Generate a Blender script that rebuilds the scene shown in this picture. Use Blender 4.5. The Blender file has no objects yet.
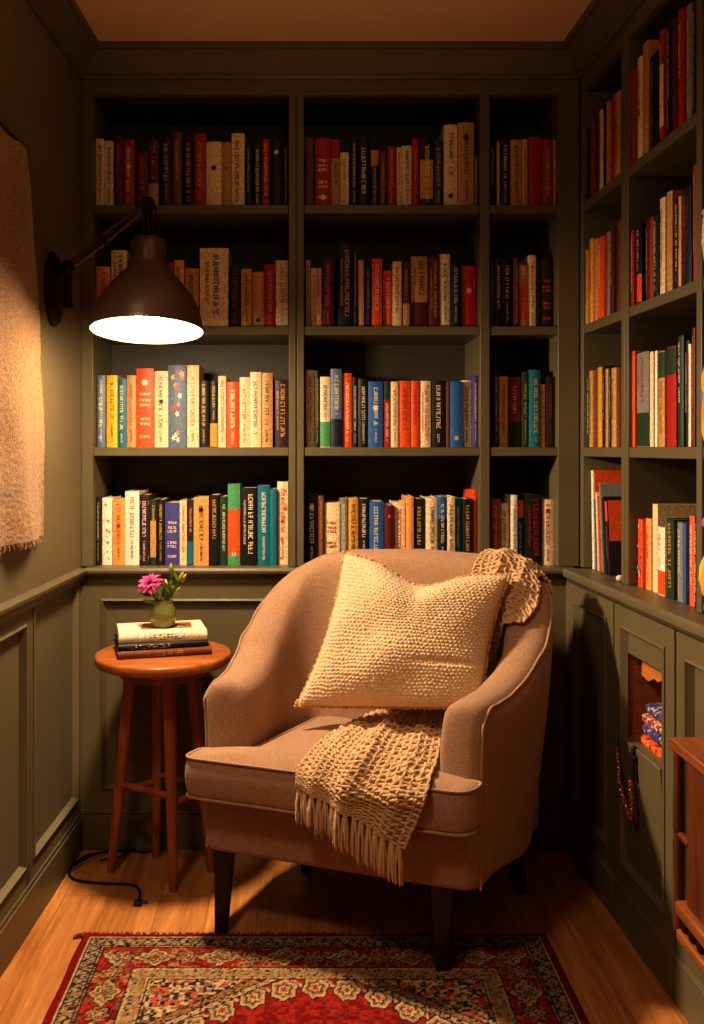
import bpy, bmesh, math, random
from mathutils import Vector, Matrix
from mathutils.bvhtree import BVHTree
from mathutils import noise as mnoise

random.seed(7)
SC = bpy.context.scene
COL = SC.collection
F, CX, CY, H, D = 900.0, 308.0, 449.0, 1.24, 2.79      # focal (px), principal point, eye height, depth of the back wall
PI = math.pi

def P(u, v, y):
    return Vector(((u - CX) / F * y, y, H - (v - CY) / F * y))

def lin(c):
    return tuple(((x / 255) / 12.92 if x / 255 <= 0.04045 else ((x / 255 + 0.055) / 1.055) ** 2.4) for x in c)

# ------------------------------------------------------------------ materials
_M = {}
def new_mat(name):
    m = bpy.data.materials.new(name); m.use_nodes = True
    nt = m.node_tree
    b = nt.nodes['Principled BSDF']
    return m, nt, b

def simple(name, rgb, rough=0.6, var=0.12, scale=30.0, bump=0.0, bscale=None, metallic=0.0, spec=0.4, sheen=0.0, stretch=None):
    """plain procedural surface: base colour varied by noise, optional noise bump"""
    if name in _M: return _M[name]
    m, nt, b = new_mat(name)
    c = lin(rgb)
    tc = nt.nodes.new('ShaderNodeTexCoord')
    mp = nt.nodes.new('ShaderNodeMapping')
    nt.links.new(tc.outputs['Object'], mp.inputs['Vector'])
    if stretch: mp.inputs['Scale'].default_value = stretch
    n = nt.nodes.new('ShaderNodeTexNoise'); n.inputs['Scale'].default_value = scale; n.inputs['Detail'].default_value = 4
    nt.links.new(mp.outputs['Vector'], n.inputs['Vector'])
    r = nt.nodes.new('ShaderNodeValToRGB')
    r.color_ramp.elements[0].position = 0.3; r.color_ramp.elements[1].position = 0.7
    r.color_ramp.elements[0].color = tuple(max(0, x * (1 - var)) for x in c) + (1,)
    r.color_ramp.elements[1].color = tuple(min(1, x * (1 + var)) for x in c) + (1,)
    nt.links.new(n.outputs['Fac'], r.inputs['Fac'])
    nt.links.new(r.outputs['Color'], b.inputs['Base Color'])
    b.inputs['Roughness'].default_value = rough
    b.inputs['Metallic'].default_value = metallic
    b.inputs['Specular IOR Level'].default_value = spec
    if sheen: b.inputs['Sheen Weight'].default_value = sheen
    if bump:
        n2 = nt.nodes.new('ShaderNodeTexNoise'); n2.inputs['Scale'].default_value = bscale or scale * 4; n2.inputs['Detail'].default_value = 3
        nt.links.new(mp.outputs['Vector'], n2.inputs['Vector'])
        bp = nt.nodes.new('ShaderNodeBump'); bp.inputs['Strength'].default_value = bump; bp.inputs['Distance'].default_value = 0.002
        nt.links.new(n2.outputs['Fac'], bp.inputs['Height'])
        nt.links.new(bp.outputs['Normal'], b.inputs['Normal'])
    _M[name] = m
    return m

def wood(name, dark, light, axis, rough=0.4, scale=1.0, planks=False):
    """grain stretched along an object axis (0,1,2); planks=True adds floor boards running along y"""
    if name in _M: return _M[name]
    m, nt, b = new_mat(name)
    N, L = nt.nodes, nt.links
    tc = N.new('ShaderNodeTexCoord'); mp = N.new('ShaderNodeMapping')
    L.new(tc.outputs['Object'], mp.inputs['Vector'])
    s = [22 * scale] * 3; s[axis] = 1.6 * scale
    mp.inputs['Scale'].default_value = s
    vec = mp.outputs['Vector']
    if planks:
        br = N.new('ShaderNodeTexBrick')
        mb = N.new('ShaderNodeMapping'); mb.inputs['Rotation'].default_value = (0, 0, PI / 2)
        L.new(tc.outputs['Object'], mb.inputs['Vector']); L.new(mb.outputs['Vector'], br.inputs['Vector'])
        br.inputs['Scale'].default_value = 1.0
        br.inputs['Brick Width'].default_value = 1.25; br.inputs['Row Height'].default_value = 0.135
        br.inputs['Mortar Size'].default_value = 0.0012; br.inputs['Mortar Smooth'].default_value = 0.4
        br.inputs['Color1'].default_value = (0, 0, 0, 1); br.inputs['Color2'].default_value = (1, 1, 1, 1)
        br.inputs['Mortar'].default_value = (0.5, 0.5, 0.5, 1)
        br.offset = 0.37
        sh = N.new('ShaderNodeVectorMath'); sh.operation = 'MULTIPLY_ADD'
        sh.inputs[1].default_value = (7.3, 3.1, 5.7)
        L.new(br.outputs['Color'], sh.inputs[0]); L.new(mp.outputs['Vector'], sh.inputs[2])
        vec = sh.outputs['Vector']
    n = N.new('ShaderNodeTexNoise'); n.inputs['Scale'].default_value = 1.0; n.inputs['Detail'].default_value = 8; n.inputs['Roughness'].default_value = 0.62
    n.inputs['Distortion'].default_value = 0.8
    L.new(vec, n.inputs['Vector'])
    n3 = N.new('ShaderNodeTexNoise'); n3.inputs['Scale'].default_value = 6.0; n3.inputs['Detail'].default_value = 4
    L.new(vec, n3.inputs['Vector'])
    ad = N.new('ShaderNodeMath'); ad.operation = 'MULTIPLY_ADD'; ad.inputs[1].default_value = 0.35
    L.new(n3.outputs['Fac'], ad.inputs[0]); L.new(n.outputs['Fac'], ad.inputs[2])
    r = N.new('ShaderNodeValToRGB')
    r.color_ramp.elements[0].position = 0.46; r.color_ramp.elements[1].position = 0.92
    r.color_ramp.elements[0].color = lin(dark) + (1,); r.color_ramp.elements[1].color = lin(light) + (1,)
    L.new(ad.outputs[0], r.inputs['Fac'])
    col = r.outputs['Color']
    if planks:
        mx = N.new('ShaderNodeMixRGB'); mx.blend_type = 'MULTIPLY'; mx.inputs['Fac'].default_value = 1
        rp = N.new('ShaderNodeValToRGB'); rp.color_ramp.elements[0].color = (0.78, 0.76, 0.74, 1); rp.color_ramp.elements[1].color = (1, 1, 1, 1)
        L.new(br.outputs['Color'], rp.inputs['Fac'])
        L.new(col, mx.inputs['Color1']); L.new(rp.outputs['Color'], mx.inputs['Color2'])
        mx2 = N.new('ShaderNodeMixRGB'); mx2.inputs['Color2'].default_value = (0.06, 0.025, 0.01, 1)
        fm = N.new('ShaderNodeMath'); fm.operation = 'MULTIPLY'; fm.inputs[1].default_value = 0.6
        L.new(br.outputs['Fac'], fm.inputs[0])
        L.new(fm.outputs[0], mx2.inputs['Fac']); L.new(mx.outputs['Color'], mx2.inputs['Color1'])
        col = mx2.outputs['Color']
    L.new(col, b.inputs['Base Color'])
    b.inputs['Roughness'].default_value = rough
    bp = N.new('ShaderNodeBump'); bp.inputs['Strength'].default_value = 0.12; bp.inputs['Distance'].default_value = 0.001
    L.new(ad.outputs[0], bp.inputs['Height']); L.new(bp.outputs['Normal'], b.inputs['Normal'])
    _M[name] = m
    return m

def tweed(name, a, bcol, scale=900, bump=0.5, sheen=0.2):
    """woven upholstery: two-tone fine noise plus large soft variation"""
    if name in _M: return _M[name]
    m, nt, b = new_mat(name)
    N, L = nt.nodes, nt.links
    tc = N.new('ShaderNodeTexCoord')
    n = N.new('ShaderNodeTexNoise'); n.inputs['Scale'].default_value = scale; n.inputs['Detail'].default_value = 2
    L.new(tc.outputs['Object'], n.inputs['Vector'])
    r = N.new('ShaderNodeValToRGB')
    r.color_ramp.elements[0].position = 0.36; r.color_ramp.elements[1].position = 0.64
    r.color_ramp.elements[0].color = lin(a) + (1,); r.color_ramp.elements[1].color = lin(bcol) + (1,)
    L.new(n.outputs['Fac'], r.inputs['Fac'])
    n2 = N.new('ShaderNodeTexNoise'); n2.inputs['Scale'].default_value = 9; n2.inputs['Detail'].default_value = 3
    L.new(tc.outputs['Object'], n2.inputs['Vector'])
    r2 = N.new('ShaderNodeValToRGB'); r2.color_ramp.elements[0].color = (0.86, 0.86, 0.86, 1); r2.color_ramp.elements[1].color = (1.0, 1.0, 1.0, 1)
    L.new(n2.outputs['Fac'], r2.inputs['Fac'])
    mx = N.new('ShaderNodeMixRGB'); mx.blend_type = 'MULTIPLY'; mx.inputs['Fac'].default_value = 1
    L.new(r.outputs['Color'], mx.inputs['Color1']); L.new(r2.outputs['Color'], mx.inputs['Color2'])
    L.new(mx.outputs['Color'], b.inputs['Base Color'])
    b.inputs['Roughness'].default_value = 0.92; b.inputs['Specular IOR Level'].default_value = 0.06
    b.inputs['Sheen Weight'].default_value = sheen
    bp = N.new('ShaderNodeBump'); bp.inputs['Strength'].default_value = bump; bp.inputs['Distance'].default_value = 0.0015
    L.new(n.outputs['Fac'], bp.inputs['Height']); L.new(bp.outputs['Normal'], b.inputs['Normal'])
    _M[name] = m
    return m

def attr_mat(name, rough=0.95, bscale=500, bump=0.6):
    m, nt, b = new_mat(name)
    N, L = nt.nodes, nt.links
    a = N.new('ShaderNodeVertexColor'); a.layer_name = 'Col'
    tc = N.new('ShaderNodeTexCoord')
    n = N.new('ShaderNodeTexNoise'); n.inputs['Scale'].default_value = bscale; n.inputs['Detail'].default_value = 2
    L.new(tc.outputs['Object'], n.inputs['Vector'])
    r = N.new('ShaderNodeValToRGB'); r.color_ramp.elements[0].position = 0.3; r.color_ramp.elements[0].color = (0.6, 0.6, 0.6, 1); r.color_ramp.elements[1].position = 0.7
    L.new(n.outputs['Fac'], r.inputs['Fac'])
    mx = N.new('ShaderNodeMixRGB'); mx.blend_type = 'MULTIPLY'; mx.inputs['Fac'].default_value = 1
    L.new(a.outputs['Color'], mx.inputs['Color1']); L.new(r.outputs['Color'], mx.inputs['Color2'])
    L.new(mx.outputs['Color'], b.inputs['Base Color'])
    b.inputs['Roughness'].default_value = rough; b.inputs['Specular IOR Level'].default_value = 0.1
    bp = N.new('ShaderNodeBump'); bp.inputs['Strength'].default_value = bump; bp.inputs['Distance'].default_value = 0.002
    L.new(n.outputs['Fac'], bp.inputs['Height']); L.new(bp.outputs['Normal'], b.inputs['Normal'])
    return m

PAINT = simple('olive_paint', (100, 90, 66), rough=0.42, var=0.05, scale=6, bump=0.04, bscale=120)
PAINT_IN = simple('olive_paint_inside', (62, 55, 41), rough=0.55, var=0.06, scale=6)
WALLP = simple('olive_wall_paint', (108, 98, 72), rough=0.62, var=0.05, scale=5, bump=0.05, bscale=150)
CEIL = simple('ceiling_plaster', (224, 190, 156), rough=0.9, var=0.03, scale=4)
OAK = wood('oak_boards', (150, 92, 46), (212, 148, 86), 1, rough=0.36, planks=True)
TABLEW = wood('red_brown_wood', (112, 58, 24), (182, 104, 52), 2, rough=0.35, scale=1.2)
TABLET = wood('red_brown_wood_top', (132, 72, 32), (196, 120, 64), 0, rough=0.33, scale=1.2)
RACKW = wood('chestnut_wood', (66, 34, 20), (116, 64, 36), 2, rough=0.38, scale=1.3)
RACKT = wood('chestnut_wood_top', (100, 52, 27), (158, 92, 50), 1, rough=0.38, scale=1.3)
CABIN = wood('cabinet_inside_wood', (140, 80, 36), (196, 124, 64), 1, rough=0.55)
LEGW = wood('dark_leg_wood', (24, 13, 10), (46, 25, 18), 2, rough=0.35)
UPH = tweed('tan_tweed', (144, 109, 84), (195, 157, 127), 520, 0.5)
PIPE = tweed('piping_cloth', (156, 118, 92), (202, 164, 132), 700, 0.3)
PILLOW = tweed('cream_bobble_knit', (210, 176, 138), (240, 212, 176), 420, 0.25, 0.1)
THROW = tweed('oatmeal_knit', (196, 156, 116), (230, 194, 152), 520, 0.5, 0.3)
TAPEST = tweed('woven_wool', (132, 98, 68), (184, 146, 106), 240, 1.0, 0.3)
BRONZE = simple('lamp_bronze', (96, 76, 58), rough=0.36, var=0.12, scale=20, metallic=0.25, spec=0.5)
IRON = simple('dark_iron', (48, 36, 28), rough=0.5, var=0.25, scale=60, metallic=0.6, bump=0.2)
SHADEIN = simple('shade_white_enamel', (245, 232, 210), rough=0.5, var=0.02)
RUBBER = simple('black_rubber', (14, 13, 13), rough=0.45, var=0.1)
PAGES = simple('page_paper', (206, 180, 140), rough=0.9, var=0.14, scale=300, stretch=(12, 1, 0.2))

# ------------------------------------------------------------------ mesh helpers
WM = {}
class MB:
    def __init__(s): s.v = []; s.f = []; s.mi = []; s.cur = 0
    def add(s, vs, fs):
        o = len(s.v)
        s.v += [tuple(v) for v in vs]
        for f in fs: s.f.append(tuple(i + o for i in f)); s.mi.append(s.cur)
        return s
    def box(s, a0, a1, b0, b1, c0, c1, f=None):
        q = [(a, b, c) for c in (c0, c1) for b in (b0, b1) for a in (a0, a1)]
        if f: q = [f(*p) for p in q]
        return s.add(q, [(0, 2, 3, 1), (4, 5, 7, 6), (0, 1, 5, 4), (2, 6, 7, 3), (0, 4, 6, 2), (1, 3, 7, 5)])
    def loft(s, rings, closed=True, cap=True, loop=False):
        n = len(rings[0]); vs = [p for r in rings for p in r]; fs = []
        R = len(rings)
        for i in range(R if loop else R - 1):
            for j in range(n if closed else n - 1):
                a, b = i * n + j, i * n + (j + 1) % n
                i2 = (i + 1) % R
                fs.append((a, b, i2 * n + (j + 1) % n, i2 * n + j))
        if cap and not loop:
            fs.append(tuple(range(n - 1, -1, -1))); fs.append(tuple((R - 1) * n + j for j in range(n)))
        return s.add(vs, fs)
    def tube(s, pts, r, n=8, loop=False):
        pts = [Vector(p) for p in pts]
        rs = r if isinstance(r, (list, tuple)) else [r] * len(pts)
        rings = []; up = None
        for i, p in enumerate(pts):
            a = pts[i - 1] if (i > 0 or loop) else p
            b = pts[(i + 1) % len(pts)] if (i < len(pts) - 1 or loop) else p
            t = (b - a)
            if t.length < 1e-9: t = Vector((0, 0, 1))
            t.normalize()
            if up is None:
                up = Vector((0, 0, 1)) if abs(t.z) < 0.9 else Vector((1, 0, 0))
            x = up - t * up.dot(t)
            if x.length < 1e-6: x = t.orthogonal()
            x.normalize(); y = t.cross(x); up = x
            rings.append([p + (x * math.cos(k * 2 * PI / n) + y * math.sin(k * 2 * PI / n)) * rs[i] for k in range(n)])
        return s.loft(rings, True, True, loop)
    def lathe(s, prof, c=(0, 0, 0), n=32, axis=None, cap=True):
        """prof: (radius, height) pairs; axis: up vector"""
        c = Vector(c); z = Vector(axis or (0, 0, 1)).normalized()
        x = z.orthogonal().normalized() if axis else Vector((1, 0, 0)); y = z.cross(x)
        rings = [[c + z * h + (x * math.cos(k * 2 * PI / n) + y * math.sin(k * 2 * PI / n)) * max(r, 1e-5) for k in range(n)] for r, h in prof]
        return s.loft(rings, True, cap)
    def ball(s, c, r, n=8, m=6, sc=(1, 1, 1)):
        c = Vector(c)
        rings = [[c + Vector((math.cos(k * 2 * PI / n) * math.sin(t) * r * sc[0], math.sin(k * 2 * PI / n) * math.sin(t) * r * sc[1], -math.cos(t) * r * sc[2])) for k in range(n)]
                 for t in [max(0.02, min(PI - 0.02, PI * i / m)) for i in range(m + 1)]]
        return s.loft(rings)
    def grid(s, g):
        n = len(g[0]); vs = [p for r in g for p in r]
        return s.add(vs, [(i * n + j, i * n + j + 1, (i + 1) * n + j + 1, (i + 1) * n + j) for i in range(len(g) - 1) for j in range(n - 1)])

def wmat(o):
    return WM.get(o.name, Matrix.Identity(4)) if o else Matrix.Identity(4)

def obj(name, mb, mat, parent=None, smooth=False, bevel=0.0, world=True, recalc=True, angle=40, seg=2, subsurf=0, col=None):
    me = bpy.data.meshes.new(name)
    vs = mb.v
    if parent and world:
        mi = wmat(parent).inverted()
        vs = [tuple(mi @ Vector(v)) for v in vs]
    me.from_pydata(vs, [], mb.f)
    mats = mat if isinstance(mat, (list, tuple)) else [mat]
    for m in mats: me.materials.append(m)
    if len(mats) > 1: me.polygons.foreach_set('material_index', mb.mi)
    if recalc:
        b = bmesh.new(); b.from_mesh(me)
        bmesh.ops.recalc_face_normals(b, faces=b.faces[:]); b.to_mesh(me); b.free()
    if col is not None:
        ca = me.color_attributes.new('Col', 'FLOAT_COLOR', 'POINT')
        ca.data.foreach_set('color', [x for c in col for x in (c[0], c[1], c[2], 1.0)])
    o = bpy.data.objects.new(name, me); COL.objects.link(o)
    if parent:
        o.parent = parent
    WM[o.name] = wmat(parent)
    if bevel:
        md = o.modifiers.new('bevel', 'BEVEL'); md.width = bevel; md.segments = seg; md.limit_method = 'ANGLE'; md.angle_limit = math.radians(40)
    if subsurf:
        md = o.modifiers.new('sub', 'SUBSURF'); md.levels = subsurf; md.render_levels = subsurf
    if smooth or bevel:
        me.polygons.foreach_set('use_smooth', [True] * len(me.polygons))
        if smooth != 'all':
            try:
                me.set_sharp_from_angle(angle=math.radians(angle))
            except Exception: pass
    me.update()
    return o

def thing(name, label, cat, loc=(0, 0, 0), rotz=0.0, group=None, tilt=None):
    o = bpy.data.objects.new(name, None); COL.objects.link(o)
    o.empty_display_size = 0.05
    m = Matrix.Translation(Vector(loc)) @ Matrix.Rotation(rotz, 4, 'Z')
    if tilt is not None: m = m @ tilt
    o.matrix_world = m; WM[o.name] = m
    o['label'] = label; o['category'] = cat
    if group: o['group'] = group
    return o

def tag(o, label, cat, group=None):
    o['label'] = label; o['category'] = cat
    if group: o['group'] = group
    return o

def struct(name, mb, mat, parent=None, **k):
    o = obj(name, mb, mat, parent, **k)
    if not parent: o['kind'] = 'structure'
    return o

# ------------------------------------------------------------------ wall frames: (offset into the room, along, height)
def WL(o, t, z): return (-0.8033 + 0.0356 * t + o, t, z)
def WR(o, t, z): return (0.8963 - 0.0356 * t - o, t, z)
def WU(o, t, z): return (0.9423 - 0.0356 * t - o, t, z)
def WB(o, x, z): return (x, D - o, z)

ZL = 0.874          # ledge / counter top
ZC = 2.47           # ceiling
SH = [0.874, 1.245, 1.621, 1.998]   # shelf tops, bottom first
ZT = 2.337          # top of openings
BD = 0.27           # bookcase depth
YN = -0.9           # the walls run this far towards / behind the viewer

def frame_panel(mb, f, t0, t1, z0, z1, bead=0.012, deep=0.012, o=0.0):
    """a sloped bead molding around a recess: four prisms between the frame plane (o) and the field (o-deep)"""
    for (ta, za, tb, zb, nt_, nz_) in ((t0, z0, t1, z0, 0, 1), (t0, z1, t1, z1, 0, -1), (t0, z0, t0, z1, 1, 0), (t1, z0, t1, z1, -1, 0)):
        r = []
        for (t, z, e) in ((ta, za, 0), (tb, zb, 1)):
            mt = (1 if e == 0 else -1) if nt_ == 0 else nt_
            mz = (1 if e == 0 else -1) if nz_ == 0 else nz_
            def q(oo, w): return f(oo, t + mt * w, z + mz * w)
            r.append([q(o - deep, -0.001), q(o + 0.003, -0.001), q(o + 0.006, bead * 0.35), q(o - deep * 0.3, bead * 0.7), q(o - deep + 0.001, bead), q(o - deep - 0.001, bead)])
        mb.loft(r)

# ================================================================== SETTING
struct('floor', MB().box(-1.05, 1.25, YN, D + 0.02, -0.05, 0.0), OAK)
struct('ceiling', MB().box(-1.05, 1.35, YN, D + 0.35, ZC, ZC + 0.05), CEIL)

# left wall: upper wall, wainscot frame and recessed fields
m = MB()
m.box(-0.06, 0.0, YN, D + 0.3, 0.83, ZC, WL)
m.box(-0.06, -0.012, YN, D + 0.3, 0.0, 0.84, WL)
seams = [2.765, 2.332, 1.74, 1.15, 0.56, -0.03, -0.62]
m.box(-0.014, 0.0, 2.752, D + 0.01, 0.11, 0.83, WL)                          # corner stile
m.box(-0.014, 0.0, YN, D, 0.11, 0.168, WL)                                  # bottom rail
for s in seams[1:]:
    m.box(-0.014, 0.0, s + 0.0015, s + 0.022, 0.11, 0.83, WL)
    m.box(-0.014, 0.0, s - 0.035, s - 0.0015, 0.11, 0.83, WL)
for a, b in zip(seams[1:], seams[2:]):
    m.box(-0.014, 0.0, b + 0.02, a - 0.03, 0.792, 0.83, WL)
    frame_panel(m, WL, b + 0.022, a - 0.035, 0.168, 0.792)
frame_panel(m, WL, seams[1] + 0.022, 2.752, 0.168, 0.86)
struct('wall_left', m, WALLP)
struct('baseboard_left', MB().box(-0.02, 0.008, YN, D, 0, 0.105, WL).box(-0.02, 0.004, YN, D, 0.105, 0.118, WL), PAINT, bevel=0.003)
m = MB()
prof = [(-0.01, 0.828), (0.006, 0.828), (0.008, 0.842), (0.018, 0.848), (0.026, 0.858), (0.026, 0.868), (0.018, 0.874), (-0.01, 0.874)]
m.loft([[WL(o, t, z) for o, z in prof] for t in (YN, D)])
struct('trim_1', m, PAINT, smooth=True)

# back wall: wainscot below the ledge, plain wall behind the bookcase
m = MB()
m.box(-0.85, 1.35, D + BD + 0.02, D + BD + 0.08, 0, ZC)
m.box(-0.75, 0.80, D + 0.012, D + 0.05, 0.0, 0.845)
wx = [(-0.642, -0.100), (0.020, 0.560)]
m.box(-0.012, 0.0, -0.72, wx[0][0], 0.1, 0.845, WB)
m.box(-0.012, 0.0, wx[0][1], -0.0415, 0.1, 0.845, WB)
m.box(-0.012, 0.0, -0.0385, wx[1][0], 0.1, 0.845, WB)
m.box(-0.012, 0.0, wx[1][1], 0.80, 0.1, 0.845, WB)
for a, b in wx:
    m.box(-0.012, 0.0, a, b, 0.1, 0.183, WB)
    m.box(-0.012, 0.0, a, b, 0.775, 0.845, WB)
    frame_panel(m, WB, a, b, 0.183, 0.775, bead=0.014)
struct('wall_back', m, PAINT)
struct('baseboard_back', MB().box(-0.01, 0.010, -0.71, 0.80, 0, 0.108, WB).box(-0.01, 0.006, -0.71, 0.80, 0.108, 0.122, WB), PAINT, bevel=0.003)
# ledge running under the back shelves (the books stand on it)
m = MB()
m.loft([[(x, D - o, z) for o, z in [(-BD - 0.02, 0.846), (0.006, 0.846), (0.01, 0.853), (0.028, 0.858), (0.03, 0.866), (0.026, 0.874), (-BD - 0.02, 0.874)]] for x in (-0.70, 0.82)])
struct('trim_2', m, PAINT, smooth=True)

# crown molding
cp = [(0.0, 2.384), (0.010, 2.384), (0.012, 2.394), (0.020, 2.397), (0.024, 2.403), (0.030, 2.412), (0.056, 2.442), (0.064, 2.450), (0.074, 2.452), (0.076, 2.47), (0.0, 2.47)]
def crown(name, fn, t0, t1):
    struct(name, MB().loft([[fn(o, t, z) for o, z in cp] for t in (t0, t1)]), PAINT, smooth=True, angle=25)
crown('trim_3', WB, -0.72, 0.86)
crown('trim_4', WL, YN, D + 0.005)
crown('trim_5', WU, YN, D + 0.005)

# right side wall behind the cabinets
struct('wall_right', MB().box(-0.40, -0.33, YN, D + 0.35, 0, ZC, WU), WALLP)

# ================================================================== BUILT-IN BOOKCASES
bc = thing('built_in_bookcase', 'olive painted built-in bookcase filling the back wall, three columns of four shelves', 'bookcase', (0.05, D, ZL))
X = dict(l0=-0.704, l1=-0.666, a0=-0.060, a1=-0.012, b0=0.533, b1=0.564, r0=0.775, r1=0.842)
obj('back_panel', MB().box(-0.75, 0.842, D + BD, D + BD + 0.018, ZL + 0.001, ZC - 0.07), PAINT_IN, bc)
for (a, b) in (('l0', 'l1'), ('b0', 'b1'), ('r0', 'r1')):
    obj('upright', MB().box(X[a], X[b], D, D + BD, ZL + 0.001, ZT + 0.001), PAINT, bc, bevel=0.0025)
obj('upright', MB().box(X['a0'], -0.0375, D, D + BD, ZL + 0.001, ZT + 0.001).box(-0.0345, X['a1'], D, D + BD, ZL + 0.001, ZT + 0.001).box(-0.04, -0.03, D + 0.006, D + BD, ZL + 0.001, ZT), PAINT, bc, bevel=0.002)
obj('top_rail', MB().box(-0.704, 0.842, D - 0.0, D + 0.022, ZT, ZC - 0.001), PAINT, bc, bevel=0.0025)
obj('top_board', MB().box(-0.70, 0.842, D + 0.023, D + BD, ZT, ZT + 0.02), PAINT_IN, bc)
for (a, b) in (('l1', 'a0'), ('a1', 'b0'), ('b1', 'r0')):
    for z in SH[1:]:
        obj('shelf', MB().box(X[a], X[b], D + 0.004, D + BD, z - 0.027, z), PAINT, bc, bevel=0.002)

bs = thing('side_bookcase', 'olive painted built-in bookcase standing on the counter of the side wall', 'bookcase', WU(0, 2.2, ZL))
T = [(2.762, 2.7885), (2.409, 2.458), (1.992, 2.019), (1.655, 1.70)]
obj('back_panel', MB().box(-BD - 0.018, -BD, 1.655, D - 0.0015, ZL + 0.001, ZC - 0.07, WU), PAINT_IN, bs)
for i, (a, b) in enumerate(T):
    if i == 1:
        q = MB().box(-BD, 0, a, a + 0.022, ZL + 0.001, ZT, WU).box(-BD, 0, a + 0.025, b, ZL + 0.001, ZT, WU).box(-BD, -0.006, a + 0.02, a + 0.03, ZL + 0.001, ZT, WU)
    else:
        q = MB().box(-BD, 0, a, b, ZL + 0.001, ZT, WU)
    obj('upright', q, PAINT, bs, bevel=0.0025)
obj('top_rail', MB().box(-0.022, 0, 1.655, D - 0.0015, ZT, ZC - 0.001, WU), PAINT, bs, bevel=0.0025)
obj('top_board', MB().box(-BD, -0.023, 1.655, D - 0.0015, ZT, ZT + 0.02, WU), PAINT_IN, bs)
for (a, b) in ((2.458, 2.762), (2.019, 2.409), (1.70, 1.992)):
    for z in SH[1:]:
        obj('shelf', MB().box(-BD, -0.003, a, b, z - 0.028, z, WU), PAINT, bs, bevel=0.002)

# counter + base cabinets under the side bookcase
m = MB()
m.loft([[WR(o, t, z) for o, z in [(-0.34, 0.838), (0.004, 0.838), (0.008, 0.846), (0.016, 0.850), (0.018, 0.866), (0.013, 0.874), (-0.34, 0.874)]] for t in (1.63, D - 0.031)])
ct = obj('countertop', m, PAINT, smooth=True)
tag(ct, 'olive painted counter ledge running along the side wall under the bookcase', 'countertop')

ZD0, ZD1 = 0.112, 0.834
def base_cabinet(t0, t1, label, opening=None, hide=False):
    r = thing('base_cabinet', label, 'cabinet', WR(-0.15, (t0 + t1) / 2, 0), 0, 'base cabinets under the counter')
    c = MB()
    for (a, b) in ((t0, t0 + 0.018), (t1 - 0.018, t1)):
        c.box(-0.33, -0.021, a, b, ZD0, ZD1, WR)
    c.box(-0.33, -0.315, t0, t1, ZD0, ZD1, WR)
    c.box(-0.33, -0.021, t0, t1, ZD0, ZD0 + 0.018, WR); c.box(-0.33, -0.021, t0, t1, ZD1 - 0.018, ZD1, WR)
    obj('carcass', c, CABIN, r)
    obj('plinth', MB().box(-0.30, 0.006, t0, t1 - 0.001, 0, ZD0 - 0.004, WR).box(-0.30, 0.002, t0, t1 - 0.001, ZD0 - 0.006, ZD0 + 0.001, WR), PAINT, r, bevel=0.002)
    d0, d1 = t0 + 0.003, t1 - 0.003
    st = 0.048
    d = MB()
    a, b, z0, z1 = d0 + st, d1 - st, 0.165, 0.783
    d.box(-0.02, 0, d0, a, ZD0 + 0.003, ZD1 - 0.002, WR).box(-0.02, 0, b, d1, ZD0 + 0.003, ZD1 - 0.002, WR)
    d.box(-0.02, 0, a, b, ZD0 + 0.003, z0, WR).box(-0.02, 0, a, b, z1, ZD1 - 0.002, WR)
    frame_panel(d, WR, a, b, z0, z1, bead=0.014, deep=0.012)
    if opening:
        o0, o1 = opening
        d.box(-0.019, -0.012, a, b, z0, o0 - 0.02, WR)
        d.box(-0.019, -0.012, a, b, o1, z1, WR)
    else:
        d.box(-0.019, -0.012, a, b, z0, z1, WR)
    dr = obj('door', d, PAINT, r)
    return r, (a, b)
base_cabinet(2.388, 2.752, 'base cabinet with plain panelled door next to the back corner, behind the armchair')
cab, (ha, hb) = base_cabinet(2.022, 2.386, 'base cabinet with an open cubby of folded cloths in its door', opening=(0.505, 0.715))
near_, _ = base_cabinet(1.655, 2.018, 'base cabinet half hidden behind the small wooden rack')
obj('end_panel', MB().box(-0.33, 0.0, 1.640, 1.654, 0.0, ZD1, WR), PAINT, near_, bevel=0.002)
# corner filler between the two runs
struct('trim_6', MB().box(-0.02, -0.002, 2.7535, D - 0.001, 0.0, 0.845, WR), PAINT)
# cubby: lining, tilted lower flap, latch
obj('cubby_lining', MB().box(-0.26, -0.020, ha, hb, 0.487, 0.497, WR).box(-0.26, -0.020, ha, hb, 0.717, 0.725, WR)
    .box(-0.26, -0.020, ha - 0.006, ha, 0.487, 0.725, WR).box(-0.26, -0.020, hb, hb + 0.006, 0.487, 0.725, WR).box(-0.265, -0.255, ha, hb, 0.487, 0.725, WR), CABIN, cab)
m = MB()
r0 = [WR(-0.010, ha + 0.004, 0.19), WR(0.012, ha + 0.004, 0.503), WR(-0.018, ha + 0.004, 0.503), WR(-0.0185, ha + 0.004, 0.19)]
r1 = [WR(-0.010, hb - 0.004, 0.19), WR(0.016, hb + 0.006, 0.506), WR(-0.018, hb + 0.004, 0.503), WR(-0.0185, hb - 0.004, 0.19)]
m.loft([r0, r1])
obj('cubby_flap', m, PAINT, cab, bevel=0.003)
lt = 2.215
obj('latch', MB().box(0.000, 0.016, lt - 0.013, lt + 0.013, 0.425, 0.495, WR).box(0.008, 0.021, lt - 0.007, lt + 0.007, 0.44, 0.508, WR).box(0.012, 0.024, lt - 0.018, lt + 0.018, 0.478, 0.488, WR), IRON, cab, bevel=0.003)
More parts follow.
